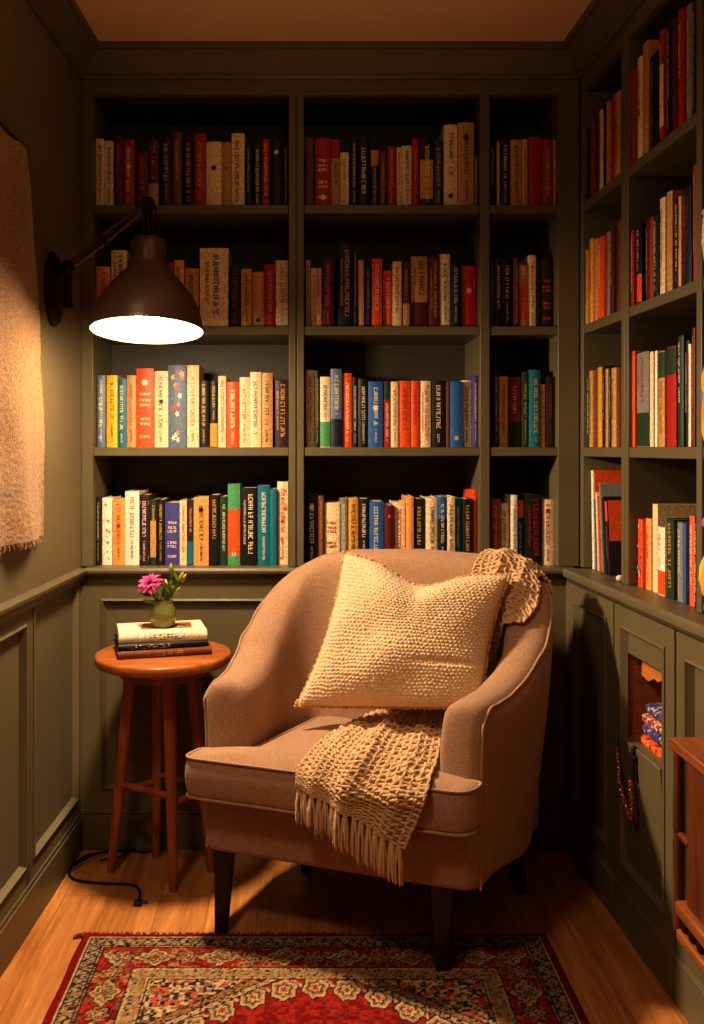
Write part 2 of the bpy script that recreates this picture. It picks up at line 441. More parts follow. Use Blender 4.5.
# torn veneer strip hanging under the top of the cubby
m = MB()
tt = [ha + (hb - ha) * i / 14 for i in range(15)]
zb = [0.66, 0.658, 0.655, 0.652, 0.66, 0.668, 0.664, 0.672, 0.676, 0.672, 0.678, 0.684, 0.682, 0.69, 0.693]
g = [[WR(-0.05, t, 0.717) for t in reversed(tt)], [WR(-0.046, t, z) for t, z in zip(reversed(tt), zb)]]
m.grid(g)
o = obj('veneer_strip', m, wood('pale_veneer', (150, 84, 30), (205, 132, 62), 1, rough=0.6), cab)
o.modifiers.new('sol', 'SOLIDIFY').thickness = 0.004

# ------------------------------------------------------------------ folded cloths in the cubby, bead strand
def cloth_mat(name, cols, scale):
    if name in _M: return _M[name]
    mm, nt, b = new_mat(name)
    N, L = nt.nodes, nt.links
    tc = N.new('ShaderNodeTexCoord'); v = N.new('ShaderNodeTexVoronoi'); v.inputs['Scale'].default_value = scale
    L.new(tc.outputs['Object'], v.inputs['Vector'])
    r = N.new('ShaderNodeValToRGB'); r.color_ramp.interpolation = 'CONSTANT'
    sp = N.new('ShaderNodeSeparateColor'); L.new(v.outputs['Color'], sp.inputs[0]); L.new(sp.outputs[0], r.inputs['Fac'])
    e = r.color_ramp.elements
    e[0].color = lin(cols[0]) + (1,); e[1].position = 1 / len(cols); e[1].color = lin(cols[1]) + (1,)
    for i, c in enumerate(cols[2:]):
        k = e.new((i + 2) / len(cols)); k.color = lin(c) + (1,)
    L.new(r.outputs['Color'], b.inputs['Base Color']); b.inputs['Roughness'].default_value = 0.9
    _M[name] = mm
    return mm
def soft_slab(c, sx, sy, sz, seed, lump=0.15):
    mb = MB(); n, mm_ = 28, 12
    rings = []
    for i in range(mm_ + 1):
        t = -PI / 2 + PI * i / mm_
        ring = []
        for k in range(n):
            a = 2 * PI * k / n
            pw = lambda x, e: math.copysign(abs(x) ** e, x)
            x = pw(math.cos(t), 0.35) * pw(math.cos(a), 0.45); y = pw(math.cos(t), 0.35) * pw(math.sin(a), 0.45); z = pw(math.sin(t), 0.8)
            nn = mnoise.noise(Vector((x * 2.1 + seed, y * 2.1, z * 1.3)))
            ring.append((c[0] + x * sx * (1 + lump * 0.4 * nn), c[1] + y * sy * (1 + lump * 0.4 * nn), c[2] + z * sz * (1 + 0.25 * lump * nn)))
        rings.append(ring)
    return mb.loft(rings)
ORG = cloth_mat('orange_print_cloth', [(214, 84, 30), (232, 110, 50), (120, 40, 24), (222, 96, 40), (204, 70, 28)], 90)
BLU = cloth_mat('blue_print_cloth', [(44, 52, 110), (60, 70, 140), (180, 140, 110), (36, 40, 84), (74, 66, 120)], 110)
MIX = cloth_mat('mixed_print_cloth', [(206, 110, 60), (70, 60, 110), (226, 170, 120), (150, 60, 40)], 120)
cl = [
    (WR(-0.078, 2.206, 0.5075), 0.058, 0.100, 0.0095, ORG, 'flat orange printed cloth at the bottom of the cubby pile'),
    (WR(-0.078, 2.226, 0.5310), 0.050, 0.078, 0.0125, BLU, 'blue printed cloth folded on the orange one'),
    (WR(-0.078, 2.230, 0.5575), 0.050, 0.076, 0.0125, MIX, 'orange-edged printed cloth in the middle of the cubby pile'),
    (WR(-0.080, 2.222, 0.5850), 0.046, 0.072, 0.0135, BLU, 'dark blue rolled cloth on top of the cubby pile'),
    (WR(-0.160, 2.150, 0.5640), 0.036, 0.044, 0.066, MIX, 'crumpled orange and cream cloth standing behind the folded pile'),
]
for i, (c, sx, sy, sz, mt, lb) in enumerate(cl):
    tag(obj('folded_cloth', soft_slab(c, sx, sy, sz, i * 3.3), mt, smooth=True, angle=80), lb, 'cloth', 'folded cloths in the cubby')
# strand of beads hanging from the flap corner
strand = [WR(0.014, 2.318, 0.510), WR(0.018, 2.312, 0.462), WR(0.020, 2.300, 0.418), WR(0.022, 2.278, 0.378), WR(0.022, 2.250, 0.348), WR(0.022, 2.222, 0.330), WR(0.024, 2.206, 0.345), WR(0.026, 2.204, 0.385), WR(0.028, 2.207, 0.425)]
def spline(pts, k=8):
    pts = [Vector(p) for p in pts]; out = []
    q = [pts[0] * 2 - pts[1]] + pts + [pts[-1] * 2 - pts[-2]]
    for i in range(1, len(q) - 2):
        for j in range(k):
            t = j / k
            a, b, c, d = q[i - 1], q[i], q[i + 1], q[i + 2]
            out.append(0.5 * ((2 * b) + (c - a) * t + (2 * a - 5 * b + 4 * c - d) * t * t + (3 * b - a - 3 * c + d) * t ** 3))
    out.append(pts[-1]); return out
sp_ = spline(strand, 8)
br = thing('bead_strand', 'looped strand of dark red and silver beads hanging from the cubby flap', 'beads', sp_[0])
obj('cord', MB().tube(sp_, 0.0016, 6), RUBBER, br)
for (sel, nm, mt) in ((lambda i: i % 3 == 0, 'silver', simple('silver_bead', (190, 170, 150), rough=0.25, metallic=0.9)), (lambda i: i % 3 != 0, 'red', simple('red_bead', (150, 64, 60), rough=0.3))):
    b_ = MB()
    for i, p in enumerate(sp_):
        if i > 6 and sel(i): b_.ball(p + Vector((random.uniform(-.002, .002), 0, random.uniform(-.002, .002))), 0.0058, 8, 6)
    bo = obj('beads', b_, mt, br, smooth='all'); bo['label'] = nm + ' beads'

# ================================================================== BOOKS
PAL = dict(black=(24, 21, 20), navy=(26, 30, 50), cream=(226, 200, 158), tan=(186, 140, 84), gold=(200, 144, 58), maroon=(92, 26, 24), red=(164, 30, 22),
           orange=(214, 82, 32), brown=(112, 60, 32), green=(34, 58, 40), teal=(26, 104, 122), blue=(44, 92, 150), violet=(72, 66, 132), grey=(128, 124, 116),
           yellow=(222, 170, 34), pink=(214, 160, 132), plum=(52, 26, 42), slate=(92, 108, 128), mint=(74, 144, 92), coral=(226, 96, 62), white=(236, 222, 196),
           apricot=(222, 150, 84), rust=(150, 58, 28))
LABELC = dict(gold='golden', mint='light green', cream='cream', apricot='apricot', slate='grey-blue', coral='coral')
def cover(c):
    return simple('cover_' + c, PAL[c], rough=0.48, var=0.30, scale=170, bump=0.08, bscale=300, spec=0.4)
INK = {}
def ink(name):
    pal = dict(gilt=(206, 158, 78), ivory=(232, 214, 178), ink=(36, 26, 20), red=(160, 40, 26), silver=(176, 170, 160), rose=(206, 84, 84), amber=(224, 150, 40), sea=(60, 140, 150), leaf=(80, 120, 60))
    return simple('ink_' + name, pal[name], rough=0.4, var=0.05)

def glyphs(mb, rng, x0, x1, z0, z1, yf, vertical=True, fill=0.85):
    """spine lettering: strokes of letter shapes set along the spine inside the rectangle; yf(x) gives the spine surface"""
    def bar(xa, xb, za, zb):
        n = 1
        mb.add([(xa, yf(xa), za), (xb, yf(xb), za), (xb, yf(xb), zb), (xa, yf(xa), zb)], [(0, 1, 2, 3)])
    if vertical:
        hgt = (x1 - x0); adv = hgt * 0.68; w = hgt * 0.15
        z = z1
        while z - adv * 0.8 > z0:
            if rng.random() < 0.13: z -= adv * 0.6; continue
            za, zb = z - adv * 0.78, z
            k = rng.randrange(7)
            # letters lie on their side: stems run across the spine
            if k in (0, 1, 2, 5): bar(x0, x1, zb - w, zb)
            if k in (1, 3, 5, 6): bar(x0, x1, za, za + w)
            if k in (0, 2, 3): bar(x0, x0 + w, za, zb)
            if k in (1, 4, 0): bar((x0 + x1) / 2 - w / 2, (x0 + x1) / 2 + w / 2, za, zb)
            if k in (2, 4, 6): bar(x1 - w, x1, za, zb)
            if k == 4: bar(x0, x1, (za + zb) / 2 - w / 2, (za + zb) / 2 + w / 2)
            z -= adv
    else:
        hgt = (z1 - z0); adv = hgt * 0.72; w = hgt * 0.2
        x = x0
        while x + adv * 0.8 < x1:
            k = rng.randrange(5)
            xa, xb = x, x + adv * 0.76
            if k in (0, 1, 3): bar(xa, xa + w, z0, z1)
            if k in (1, 2): bar(xb - w, xb, z0, z1)
            if k in (0, 2, 4): bar(xa, xb, z1 - w, z1)
            if k in (3, 4): bar(xa, xb, z0, z0 + w)
            if k in (0, 1, 4): bar(xa, xb, (z0 + z1) / 2 - w / 2, (z0 + z1) / 2 + w / 2)
            x += adv

TITLE_FOR = dict(black=['gilt', 'ivory', 'silver', 'ivory'], navy=['gilt', 'silver'], cream=['ink', 'ink', 'red'], tan=['ink', 'ink', 'red'], gold=['ink'], maroon=['gilt', 'rose'],
                 red=['ivory', 'gilt', 'ivory'], orange=['ivory', 'gilt'], brown=['gilt', 'ink'], green=['gilt', 'ivory'], teal=['ivory'], blue=['ivory', 'gilt'], violet=['ivory'], grey=['ink', 'ivory'],
                 yellow=['ink'], pink=['ink', 'red'], plum=['gilt', 'rose'], slate=['ivory'], mint=['ivory'], coral=['ivory'], white=['ink', 'red'], apricot=['ink', 'red'], rust=['gilt'])
INKWORD = dict(gilt='gold', ivory='white', ink='dark', red='red', silver='silver', rose='pink', amber='amber', sea='blue', leaf='green')

def book(loc, rotz, w, h, d, colr, style, seed, label, group, lean=0.0, inset=None):
    """spine faces local -y at y=0; pages behind. style letters: T bold title, t title, b bands, f flowers, m emblem, n small lines, L:<colour> lower block, U:<colour> upper block"""
    rng = random.Random(seed)
    tl = Matrix.Rotation(lean, 4, 'Y') if lean else None
    root = thing('book', label, 'book', loc, rotz, group, tl)
    bul = min(0.004, w * 0.12)
    tb = min(0.0022, w * 0.12)
    ns = 6
    def prof(off):
        hw = w / 2 - off
        pts = [(hw, d)]
        for i in range(ns + 1):
            x = hw - 2 * hw * i / ns
            pts.append((x, off + bul * (x / (w / 2)) ** 2))
        pts.append((-hw, d))
        return pts
    out, inn = prof(0), prof(tb)
    mb = MB()
    ring = [(x, y) for x, y in out] + [(x, y) for x, y in reversed(inn)]
    n = len(ring); no = len(out)
    vs = [(x, y, 0) for x, y in ring] + [(x, y, h) for x, y in ring]
    fs = [(i, (i + 1) % n, n + (i + 1) % n, n + i) for i in range(n)]
    for i in range(no - 1):
        a, b, c, dd = i, i + 1, n - 2 - i, n - 1 - i
        fs.append((a, b, c, dd)); fs.append((n + a, n + b, n + c, n + dd))
    mb.add(vs, fs)
    obj('cover', mb, cover(colr), root, smooth=True, world=False, angle=35)
    pi_ = 0.003
    obj('page_block', MB().box(-w / 2 + tb + 0.0002, w / 2 - tb - 0.0002, tb + bul + 0.001, d - 0.004, pi_, h - pi_), PAGES, root, world=False)
    yf0 = lambda e: (lambda x: bul * (x / (w / 2)) ** 2 - e)
    lo, hi = 0.06 * h, 0.94 * h
    blocks = [p for p in style.split(',') if ':' in p]; fl = style.split(',')[0] if ':' not in style.split(',')[0] else ''
    def patch(name, z0, z1, mat_, e=0.0005, xr=1.0):
        q = MB(); xs = [-w / 2 * xr + w * xr * i / 6 for i in range(7)]
        q.grid([[(x, yf0(e)(x), z) for x in xs] for z in (z0, z1)])
        return obj(name, q, mat_, root, world=False, smooth=True)
    for p in blocks:
        k, c = p.split(':')
        if k == 'L': patch('spine_label', 0.002, h * 0.36, cover(c)); lo = h * 0.40
        elif k == 'U': patch('spine_label', h * 0.72, h - 0.002, cover(c)); hi = h * 0.70
        elif k == 'M': patch('spine_label', h * 0.12, h * 0.68, cover(c))
    tc = rng.choice(TITLE_FOR[colr])
    if 'r' in fl: tc = 'red'
    if 'g' in fl: tc = 'gilt'
    if 'w' in fl: tc = 'ivory'
    e = yf0(0.0010)
    q = MB()
    if 'T' in fl:
        glyphs(q, rng, -w * 0.02, min(w * 0.27, -w * 0.02 + 0.017), lo + 0.06 * h, hi, e)
        glyphs(q, rng, -w * 0.30, -w * 0.18, lo + 0.2 * h, hi - 0.1 * h, e)
    if 't' in fl:
        hw = min(w * 0.17, 0.0062)
        c0 = rng.uniform(-0.06, 0.06) * w
        zt = hi - rng.uniform(0, 0.08) * h; zb_ = lo + rng.uniform(0.10, 0.40) * (hi - lo)
        glyphs(q, rng, c0 - hw, c0 + hw, zb_, zt, e)
        if rng.random() < 0.8: glyphs(q, rng, c0 - hw * 0.6, c0 + hw * 0.6, lo, zb_ - 0.03 * h, e)
    if 'n' in fl:
        for z in (0.66, 0.58, 0.52, 0.34, 0.28, 0.12):
            glyphs(q, rng, -w * 0.3, w * 0.32, h * z, h * z + 0.008, e, vertical=False)
    if 'b' in fl:
        for z in (0.90, 0.87, 0.12, 0.09):
            q.add([(-w * 0.46, e(w * 0.46), h * z), (w * 0.46, e(w * 0.46), h * z), (w * 0.46, e(w * 0.46), h * z + 0.0022), (-w * 0.46, e(w * 0.46), h * z + 0.0022)], [(0, 1, 2, 3)])
    if 'm' in fl:
        zc = h * rng.choice([0.82, 0.60, 0.14]); rr = w * 0.24
        q.add([(rr * math.cos(a) * (1 if i % 2 else 0.55), e(0.2 * w) , zc + rr * math.sin(a) * (1 if i % 2 else 0.55)) for i, a in enumerate([k * PI / 7 for k in range(14)])], [tuple(range(14))])
    if q.f: obj('lettering', q, ink(tc), root, world=False, recalc=False)
    if 'f' in fl:
        for cn in rng.sample(['rose', 'amber', 'ivory', 'leaf', 'sea', 'red'], 3):
            q = MB()
            for _ in range(5):
                xc, zc = rng.uniform(-0.3, 0.3) * w, rng.uniform(0.08, 0.92) * h
                rr = rng.uniform(0.10, 0.2) * w
                q.add([(xc + rr * math.cos(a) * (1 if i % 2 else 0.5), e(xc) - 0.0001, zc + rr * 1.3 * math.sin(a) * (1 if i % 2 else 0.5)) for i, a in enumerate([k * PI / 5 for k in range(10)])], [tuple(range(10))])
            obj('flower_pattern', q, ink(cn), root, world=False, recalc=False)
    word = INKWORD[tc]
    return root, word

ORD = ['first', 'second', 'third', 'fourth', 'fifth', 'sixth', 'seventh', 'eighth', 'ninth', 'tenth', 'eleventh', 'twelfth', 'thirteenth', 'fourteenth', 'fifteenth', 'sixteenth', 'seventeenth', 'eighteenth', 'nineteenth']
SHN = ['bottom', 'third', 'second', 'top']
def describe(colr, style, h, tcword):
    fl = style.split(',')[0]
    size = 'tall ' if h > 0.245 else ('short ' if h < 0.19 else '')
    base = size + LABELC.get(colr, colr) + ' book'
    bl = [p for p in style.split(',') if ':' in p]
    if 'f' in fl: return base + ' with flower motifs'
    if bl: return base + ' with %s %s' % (LABELC.get(bl[0][2:], bl[0][2:]), dict(L='foot', U='head', M='label')[bl[0][0]])
    if 'T' in fl: return base + ' with bold %s title' % tcword
    if 't' in fl or 'n' in fl: return base + ' with %s title' % tcword
    return 'plain ' + base
def book_row(data, scale, ox, oy, colname, si, side=None):
    """data: (x0, x1, top, colour, style) in crop pixels measured off the photograph; scale/ox/oy give that crop"""
    base_v = {3: 204.3, 2: 325.6, 1: 447.8, 0: 564.3}[si]
    yb = D + 0.035
    s = F / (yb)
    prev = -9
    for i, (x0, x1, top, colr, style) in enumerate(data):
        u0, u1, vt = x0 / scale + ox, x1 / scale + ox, top / scale + oy
        xa, xb = (u0 - CX) / s, (u1 - CX) / s
        lo_x, hi_x = BOUNDS[colname]
        xa = max(xa, prev + 0.0004, lo_x + 0.0006); xb = min(xb, hi_x - 0.0006)
        w = max(0.009, xb - xa - 0.0004); xa2 = xa; prev = xa + w
        vb = 449 + (H - SH[si]) * s
        h = min(0.335, max(0.14, (base_v - vt) / s))
        sd = hash_seed(colname, si, i)
        rng = random.Random(sd)
        yj = yb + rng.uniform(-0.008, 0.012)
        lab = '%s, %s from left on %s\'s %s shelf' % ('%s', ORD[i], colname, SHN[si])
        root, word = book((xa2 + w / 2, yj, SH[si] + 0.0004), 0, w, h, min(0.19, rng.uniform(0.13, 0.18)), colr, style, sd, '', '%s shelf books in the %s' % (SHN[si], colname))
        root['label'] = lab % describe(colr, style, h, word)
BOUNDS = {'lampside column': (-0.666, -0.060), 'middle column': (-0.012, 0.533), 'narrow column': (0.564, 0.775)}
def hash_seed(name, a, b):
    return sum(ord(c) for c in name) * 131 + a * 977 + b * 31

A_ = 'lampside column'
book_row([(47,77,83,'cream','t'),(77,105,85,'cream','t'),(107,135,72,'maroon','t'),(137,173,83,'red','tm'),(175,217,125,'maroon','mt'),(217,250,85,'maroon','t,L:tan'),(254,293,70,'navy','t'),(296,326,62,'brown','t'),
          (328,362,70,'black','t'),(366,403,66,'red','t'),(404,453,92,'cream','m'),(453,484,92,'tan','m'),(485,527,66,'cream','t'),(528,550,90,'black','t'),(552,581,95,'black','tw'),(583,607,82,'red','t'),(609,648,85,'black','m'),(650,666,95,'black','t')], 3.2, 80, 110, A_, 3)
book_row([(52,97,495,'apricot','t'),(100,150,443,'cream','T'),(153,198,470,'brown','t'),(201,236,462,'red','t'),(238,272,470,'black','t'),(275,299,480,'rust','t'),(302,333,475,'apricot','t'),(335,380,500,'tan','t'),(384,475,437,'cream','T'),(478,514,493,'black','tr'),(516,549,503,'gold','t'),
          (550,589,510,'gold','m'),(590,625,487,'red','t'),(626,666,474,'cream','t')], 3.2, 80, 110, A_, 2)
book_row([(54,80,82,'slate','tn'),(83,118,82,'yellow','t'),(119,147,93,'teal','t'),(148,178,82,'tan','t'),(179,235,60,'orange','mnw'),(236,280,68,'cream','tm'),(282,340,50,'slate','f'),(341,380,50,'cream','tb'),(382,413,100,'black','tg'),(415,440,100,'black','tg,L:gold'),
          (441,467,84,'cream','t'),(469,508,103,'orange','t'),(510,543,88,'cream','t'),(544,580,72,'cream','t'),(582,617,75,'tan','t'),(620,666,98,'plum','Tg')], 3.2, 80, 350, A_, 1)
book_row([(46,66,467,'black','t'),(68,100,470,'white','f'),(102,141,475,'apricot','mtr'),(142,188,449,'white','t'),(190,222,460,'plum','tbw'),(224,243,475,'green','t,M:tan'),(244,269,475,'black','tg'),(270,317,485,'violet','n'),(318,341,478,'cream','t'),(342,363,475,'plum','t,L:teal'),
          (364,412,468,'apricot','tm'),(413,446,460,'black','tg'),(447,471,465,'green','t'),(472,512,425,'mint','m,M:orange'),(514,566,437,'black','Tw'),(568,606,430,'teal','t'),(607,630,440,'teal',''),(631,666,418,'cream','tfr')], 3.2, 80, 350, A_, 0)
B_ = 'middle column'
book_row([(27,48,62,'brown',''),(52,92,67,'red','nm'),(93,115,70,'tan','t,U:red'),(116,138,102,'cream','tr'),(143,160,65,'black','tw'),(162,193,62,'black','tw'),(195,215,90,'green','t,U:gold'),(217,233,98,'brown','t'),(237,258,85,'red','t'),(260,272,90,'cream','t'),(273,299,83,'cream','t'),
          (300,318,65,'red','t'),(320,354,62,'black','tw,M:gold'),(357,380,70,'green','t'),(381,416,30,'cream','tm'),(417,458,25,'tan','mt'),(460,473,108,'slate','t')], 2.56, 295, 110, B_, 3)
book_row([(28,40,380,'tan','t'),(41,56,398,'cream','t'),(57,68,400,'pink','t'),(70,100,378,'maroon','t'),(110,148,340,'black','Tg'),(149,161,345,'black','t'),(162,177,378,'pink',''),(180,196,390,'black','t'),(197,223,377,'orange','tb'),(226,249,405,'orange','t'),(250,273,383,'cream','tr'),(276,294,383,'maroon','t,L:tan'),
          (298,341,368,'tan','T,L:maroon'),(343,370,370,'maroon','Tg'),(372,399,362,'cream','tb'),(400,426,388,'black','t'),(428,466,393,'red','m')], 2.56, 295, 110, B_, 2)
book_row([(28,50,52,'cream','tb'),(52,63,55,'black','t'),(64,90,70,'cream','t,L:mint'),(91,120,50,'slate','t,L:navy'),(121,146,60,'orange','tw'),(148,161,70,'black','t'),(162,186,75,'black','tw'),(187,225,82,'blue','tmw'),(226,245,82,'red','t,U:green'),(246,265,82,'cream','tr'),(266,297,80,'orange','tr'),
          (298,319,80,'orange','tr'),(320,349,80,'cream','Tr'),(351,386,80,'black','t'),(387,395,84,'brown',''),(396,429,82,'blue','mg'),(430,454,78,'cream','t'),(455,471,67,'violet','t')], 2.56, 295, 350, B_, 1)
book_row([(27,59,367,'black','mt'),(60,74,370,'brown','t'),(75,115,388,'cream','n'),(116,135,378,'grey','t'),(136,163,378,'gold','t'),(165,190,378,'black','t'),(191,227,385,'blue','tw'),(229,253,395,'maroon','m'),(254,283,388,'cream','tr'),(285,304,372,'apricot','b'),(306,333,378,'black','t'),(335,364,375,'cream','t'),
          (365,388,373,'blue','t,M:navy'),(389,410,373,'cream','t'),(411,428,377,'teal','t'),(429,454,378,'black','tg'),(455,470,357,'orange','t')], 2.56, 295, 350, B_, 0)
C_ = 'narrow column'
book_row([(500,515,72,'black','t'),(518,526,70,'pink',''),(528,550,67,'black','tw'),(553,583,65,'gold','t'),(584,597,66,'pink','t'),(598,632,63,'red',''),(634,660,68,'rust','tm'),(661,671,70,'tan','')], 2.56, 295, 110, C_, 3)
book_row([(500,510,378,'black','t'),(512,530,376,'black','t'),(531,556,376,'black','tw'),(559,573,376,'maroon','t'),(574,596,392,'tan','t,M:orange'),(597,619,366,'cream','t'),(622,630,378,'black',''),(631,668,375,'plum','n')], 2.56, 295, 110, C_, 2)
book_row([(507,522,55,'navy','t'),(523,546,68,'tan','t'),(548,581,70,'maroon','t,L:black'),(583,600,57,'green','t'),(601,630,52,'teal','tg'),(631,642,88,'apricot','t'),(643,668,70,'black','tr')], 2.56, 295, 350, C_, 1)
book_row([(499,526,378,'rust','t'),(527,550,390,'cream','tb'),(552,569,368,'white','tb'),(570,588,380,'navy','t,U:orange'),(589,633,368,'black','Tr'),(634,672,380,'cream','mt')], 2.56, 295, 350, C_, 0)

# side-wall bookcase: (u0, u1, height, colour, style[, lean]); u measured on the photograph where the spines stand
def side_row(data, colname, si, tmin, tmax, setback=0.005):
    prev = tmax
    K = 0.9423 + 0.004
    for i, dd in enumerate(data):
        u0, u1, h, colr, style = dd[:5]
        lean = dd[5] if len(dd) > 5 else 0.0
        dep = dd[6] if len(dd) > 6 else 0.155
        ta = K / ((u0 - CX) / F + 0.0356); tb = K / ((u1 - CX) / F + 0.0356)
        ta = min(ta, prev - 0.0005); tb = max(tb, tmin + 0.001)
        w = max(0.009, ta - tb - 0.0005); tc_ = ta - w / 2
        prev = ta - w
        x = WU(-setback, tc_, 0)[0]
        sd = hash_seed(colname, si, i)
        h = min(h, 0.34)
        root, word = book((x + random.Random(sd).uniform(-0.003, 0.005), tc_, SH[si] + 0.0005), -PI / 2 - 0.0356, w, h, dep, colr, style, sd, '', '%s shelf books in the %s' % (SHN[si], colname), lean=lean)
        root['label'] = '%s, %s from corner on %s\'s %s shelf' % (describe(colr, style, h, word), ORD[i], colname, SHN[si])
def zz(o, sc, rows):
    return [(r[0] / sc + o, r[1] / sc + o) + tuple(r[2:]) for r in rows]
E_ = 'side-wall corner column'
side_row(zz(564, 5.03, [(97,119,.215,'plum','t'),(120,136,.225,'rust','t'),(138,158,.225,'maroon','t'),(160,183,.235,'cream','t'),(184,205,.235,'black','t'),(206,220,.235,'tan',''),(221,236,.235,'red','t'),(237,270,.235,'gold','t'),(273,286,.245,'maroon','t')]), E_, 3, 2.458, 2.762)
side_row(zz(564, 5.03, [(97,118,.225,'tan','t'),(120,141,.25,'apricot','t'),(142,160,.24,'tan',''),(161,200,.235,'orange','t'),(201,222,.24,'grey','t'),(224,248,.245,'maroon','t'),(250,284,.25,'brown','t')]), E_, 2, 2.458, 2.762)
side_row(zz(564, 5.03, [(97,119,.225,'green','t'),(120,140,.23,'tan','t'),(141,155,.225,'brown',''),(156,181,.235,'gold',''),(182,197,.235,'black','t'),(198,213,.225,'tan','t'),(214,230,.225,'black','t'),(232,262,.222,'tan','t'),(264,286,.215,'maroon','tr')]), E_, 1, 2.458, 2.762)
G_ = 'side-wall wide column'
side_row(zz(564, 5.03, [(318,336,.25,'red','t,M:teal'),(337,352,.25,'rust','t'),(355,384,.265,'cream','tr'),(385,418,.285,'tan',''),(422,470,.23,'black','t'),(475,500,.27,'red','t,M:cream'),(502,535,.275,'black','t'),(540,562,.265,'maroon','t'),(565,598,.27,'red','t'),(600,628,.265,'grey','t'),(630,652,.27,'black','tw')]), G_, 3, 2.019, 2.409)
side_row(zz(564, 5.03, [(320,345,.20,'red','t'),(358,388,.205,'black','t,L:orange'),(392,422,.205,'maroon','t'),(424,440,.205,'rust','t'),(441,468,.205,'navy','tw'),(470,500,.235,'cream','t'),(501,535,.24,'tan',''),(537,570,.215,'black','tw'),(572,589,.21,'pink','t'),(590,625,.225,'navy','tr'),(630,652,.265,'rust','t')]), G_, 2, 2.019, 2.409)
side_row(zz(564, 5.03, [(318,345,.255,'orange','t'),(348,420,.245,'grey','Tr,L:green'),(424,445,.24,'cream',''),(447,461,.24,'white',''),(462,500,.235,'tan','Tr,U:green'),(501,558,.24,'red','U:green'),(560,592,.26,'green','t'),(595,618,.245,'black','t'),(619,634,.235,'white','t'),(636,652,.27,'maroon','t')]), G_, 1, 2.019, 2.409)
side_row(zz(564, 5.03, [(335,362,.18,'orange','f'),(363,396,.185,'apricot','t'),(398,428,.225,'cream',''),(430,472,.17,'white','t,L:orange'),(473,517,.195,'green','Tg'),(519,553,.19,'grey','tw'),(555,575,.19,'blue',''),(577,610,.21,'coral','tw'),(612,635,.21,'black','t')]), G_, 0, 2.019, 2.409, 0.02)
# leaning books at the foot of the corner column
lean = [
    (2.735, 0.018, 0.300, 0.15, 'white', 'f', 0.05, 'tall picture book with bright orange cover and pale spine leaning in the corner', 'orange'),
    (2.708, 0.013, 0.215, 0.15, 'blue', 't', 0.09, 'slim blue book leaning on the orange picture book', None),
    (2.692, 0.011, 0.235, 0.16, 'cream', 'n', 0.10, 'slim cream booklet leaning between the blue and orange books', None),
    (2.676, 0.012, 0.225, 0.16, 'orange', 't', 0.12, 'slim orange-spined book leaning in the corner column\'s foot', None),
    (2.655, 0.013, 0.265, 0.17, 'grey', 't', 0.12, 'grey printed album leaning behind the dark book', None),
    (2.632, 0.020, 0.225, 0.16, 'navy', '', 0.13, 'dark navy book leaning beside the grey album', None),
    (2.606, 0.018, 0.215, 0.15, 'plum', 't,U:orange', 0.15, 'dark book with orange upper cover leaning last in the corner column', 'orange'),
]
for i, (t, w, h, d, c, st, ln, lb, cc) in enumerate(lean):
    root, _ = book((WU(-0.02, t, 0)[0], t, SH[0] + 0.0006 + 0.5 * w * math.sin(ln)), -PI / 2 - 0.0356, w, h, d, c, st, 900 + i, lb, 'leaning books in the corner column', lean=-ln)
    if cc:   # bright front board facing the room
        z0 = 0.0 if i == 0 else h * 0.45
        obj('front_cover', MB().box(w / 2 + 0.0002, w / 2 + 0.0016, 0.006, d - 0.001, z0, h), cover(cc), root, world=False)['label'] = 'bright orange cover'
tag(obj('pebble', MB().ball(WU(-0.005, 2.478, 0.884), 0.0095, 12, 8, (1.2, 1, 1)), simple('pale_stone', (220, 200, 170), rough=0.5), smooth='all'), 'small pale pebble on the counter below the leaning books', 'pebble')
LAMP_W, SPOT_FILL_W, FILL_W, CEIL_FILL_W, WORLD_S, EXPO = 54.0, 45.0, 0.7, 1.7, 0.022, 0.0
# ================================================================== WALL LAMP
lp = thing('wall_lamp', 'dark bronze swing-arm wall lamp with lit bell shade in front of the bookcase', 'lamp', WL(0.0, 2.51, 1.685))
pc = Vector(WL(0.0, 2.51, 1.685))
m = MB()
rings = []
for (k, o) in ((1.0, 0.0), (1.0, 0.008), (0.93, 0.014), (0.80, 0.017), (0.45, 0.020), (0.05, 0.021)):
    rings.append([WL(o, 2.51 + 0.070 * k * math.cos(a), 1.685 + 0.104 * k * math.sin(a)) for a in [2 * PI * i / 36 for i in range(36)]])
m.loft(rings)
obj('wall_plate', m, IRON, lp, smooth=True)
JT = P(68, 268, 2.47)
m = MB()
m.tube([WL(0.018, 2.51, JT.z), (JT.x - 0.02, 2.50, JT.z), JT], [0.016, 0.013, 0.012], 12)
m.ball(JT, 0.021, 14, 10)
m.tube([JT + Vector((0, 0, 0.02)), JT + Vector((0, 0, -0.10))], 0.0115, 12)
m.lathe([(0.015, 0), (0.017, 0.006), (0.015, 0.014), (0.009, 0.018)], JT + Vector((0, 0, -0.112)), 14)
obj('swivel_joint', m, IRON, lp, smooth=True)
EL = P(147, 205, 2.375)
rimc = P(147, 331, 2.335); ax = Vector((0, 0.030, 0.255)).normalized()
capt = rimc + ax * 0.252
dr_ = (EL - JT).normalized(); nr = dr_.cross(Vector((0, 1, 0))).normalized()
m = MB()
for s in (-1, 1):
    m.tube([JT + nr * 0.006 * s + dr_ * 0.015, (JT + EL) / 2 + nr * 0.011 * s, EL + nr * 0.006 * s], 0.0042, 8)
obj('arm', m, simple('aged_brass', (120, 84, 50), rough=0.35, metallic=0.6), lp, smooth=True)
m = MB()
n = 26
p0, p1 = JT + dr_ * 0.05 , JT + dr_ * 0.17
side = dr_.cross(nr)
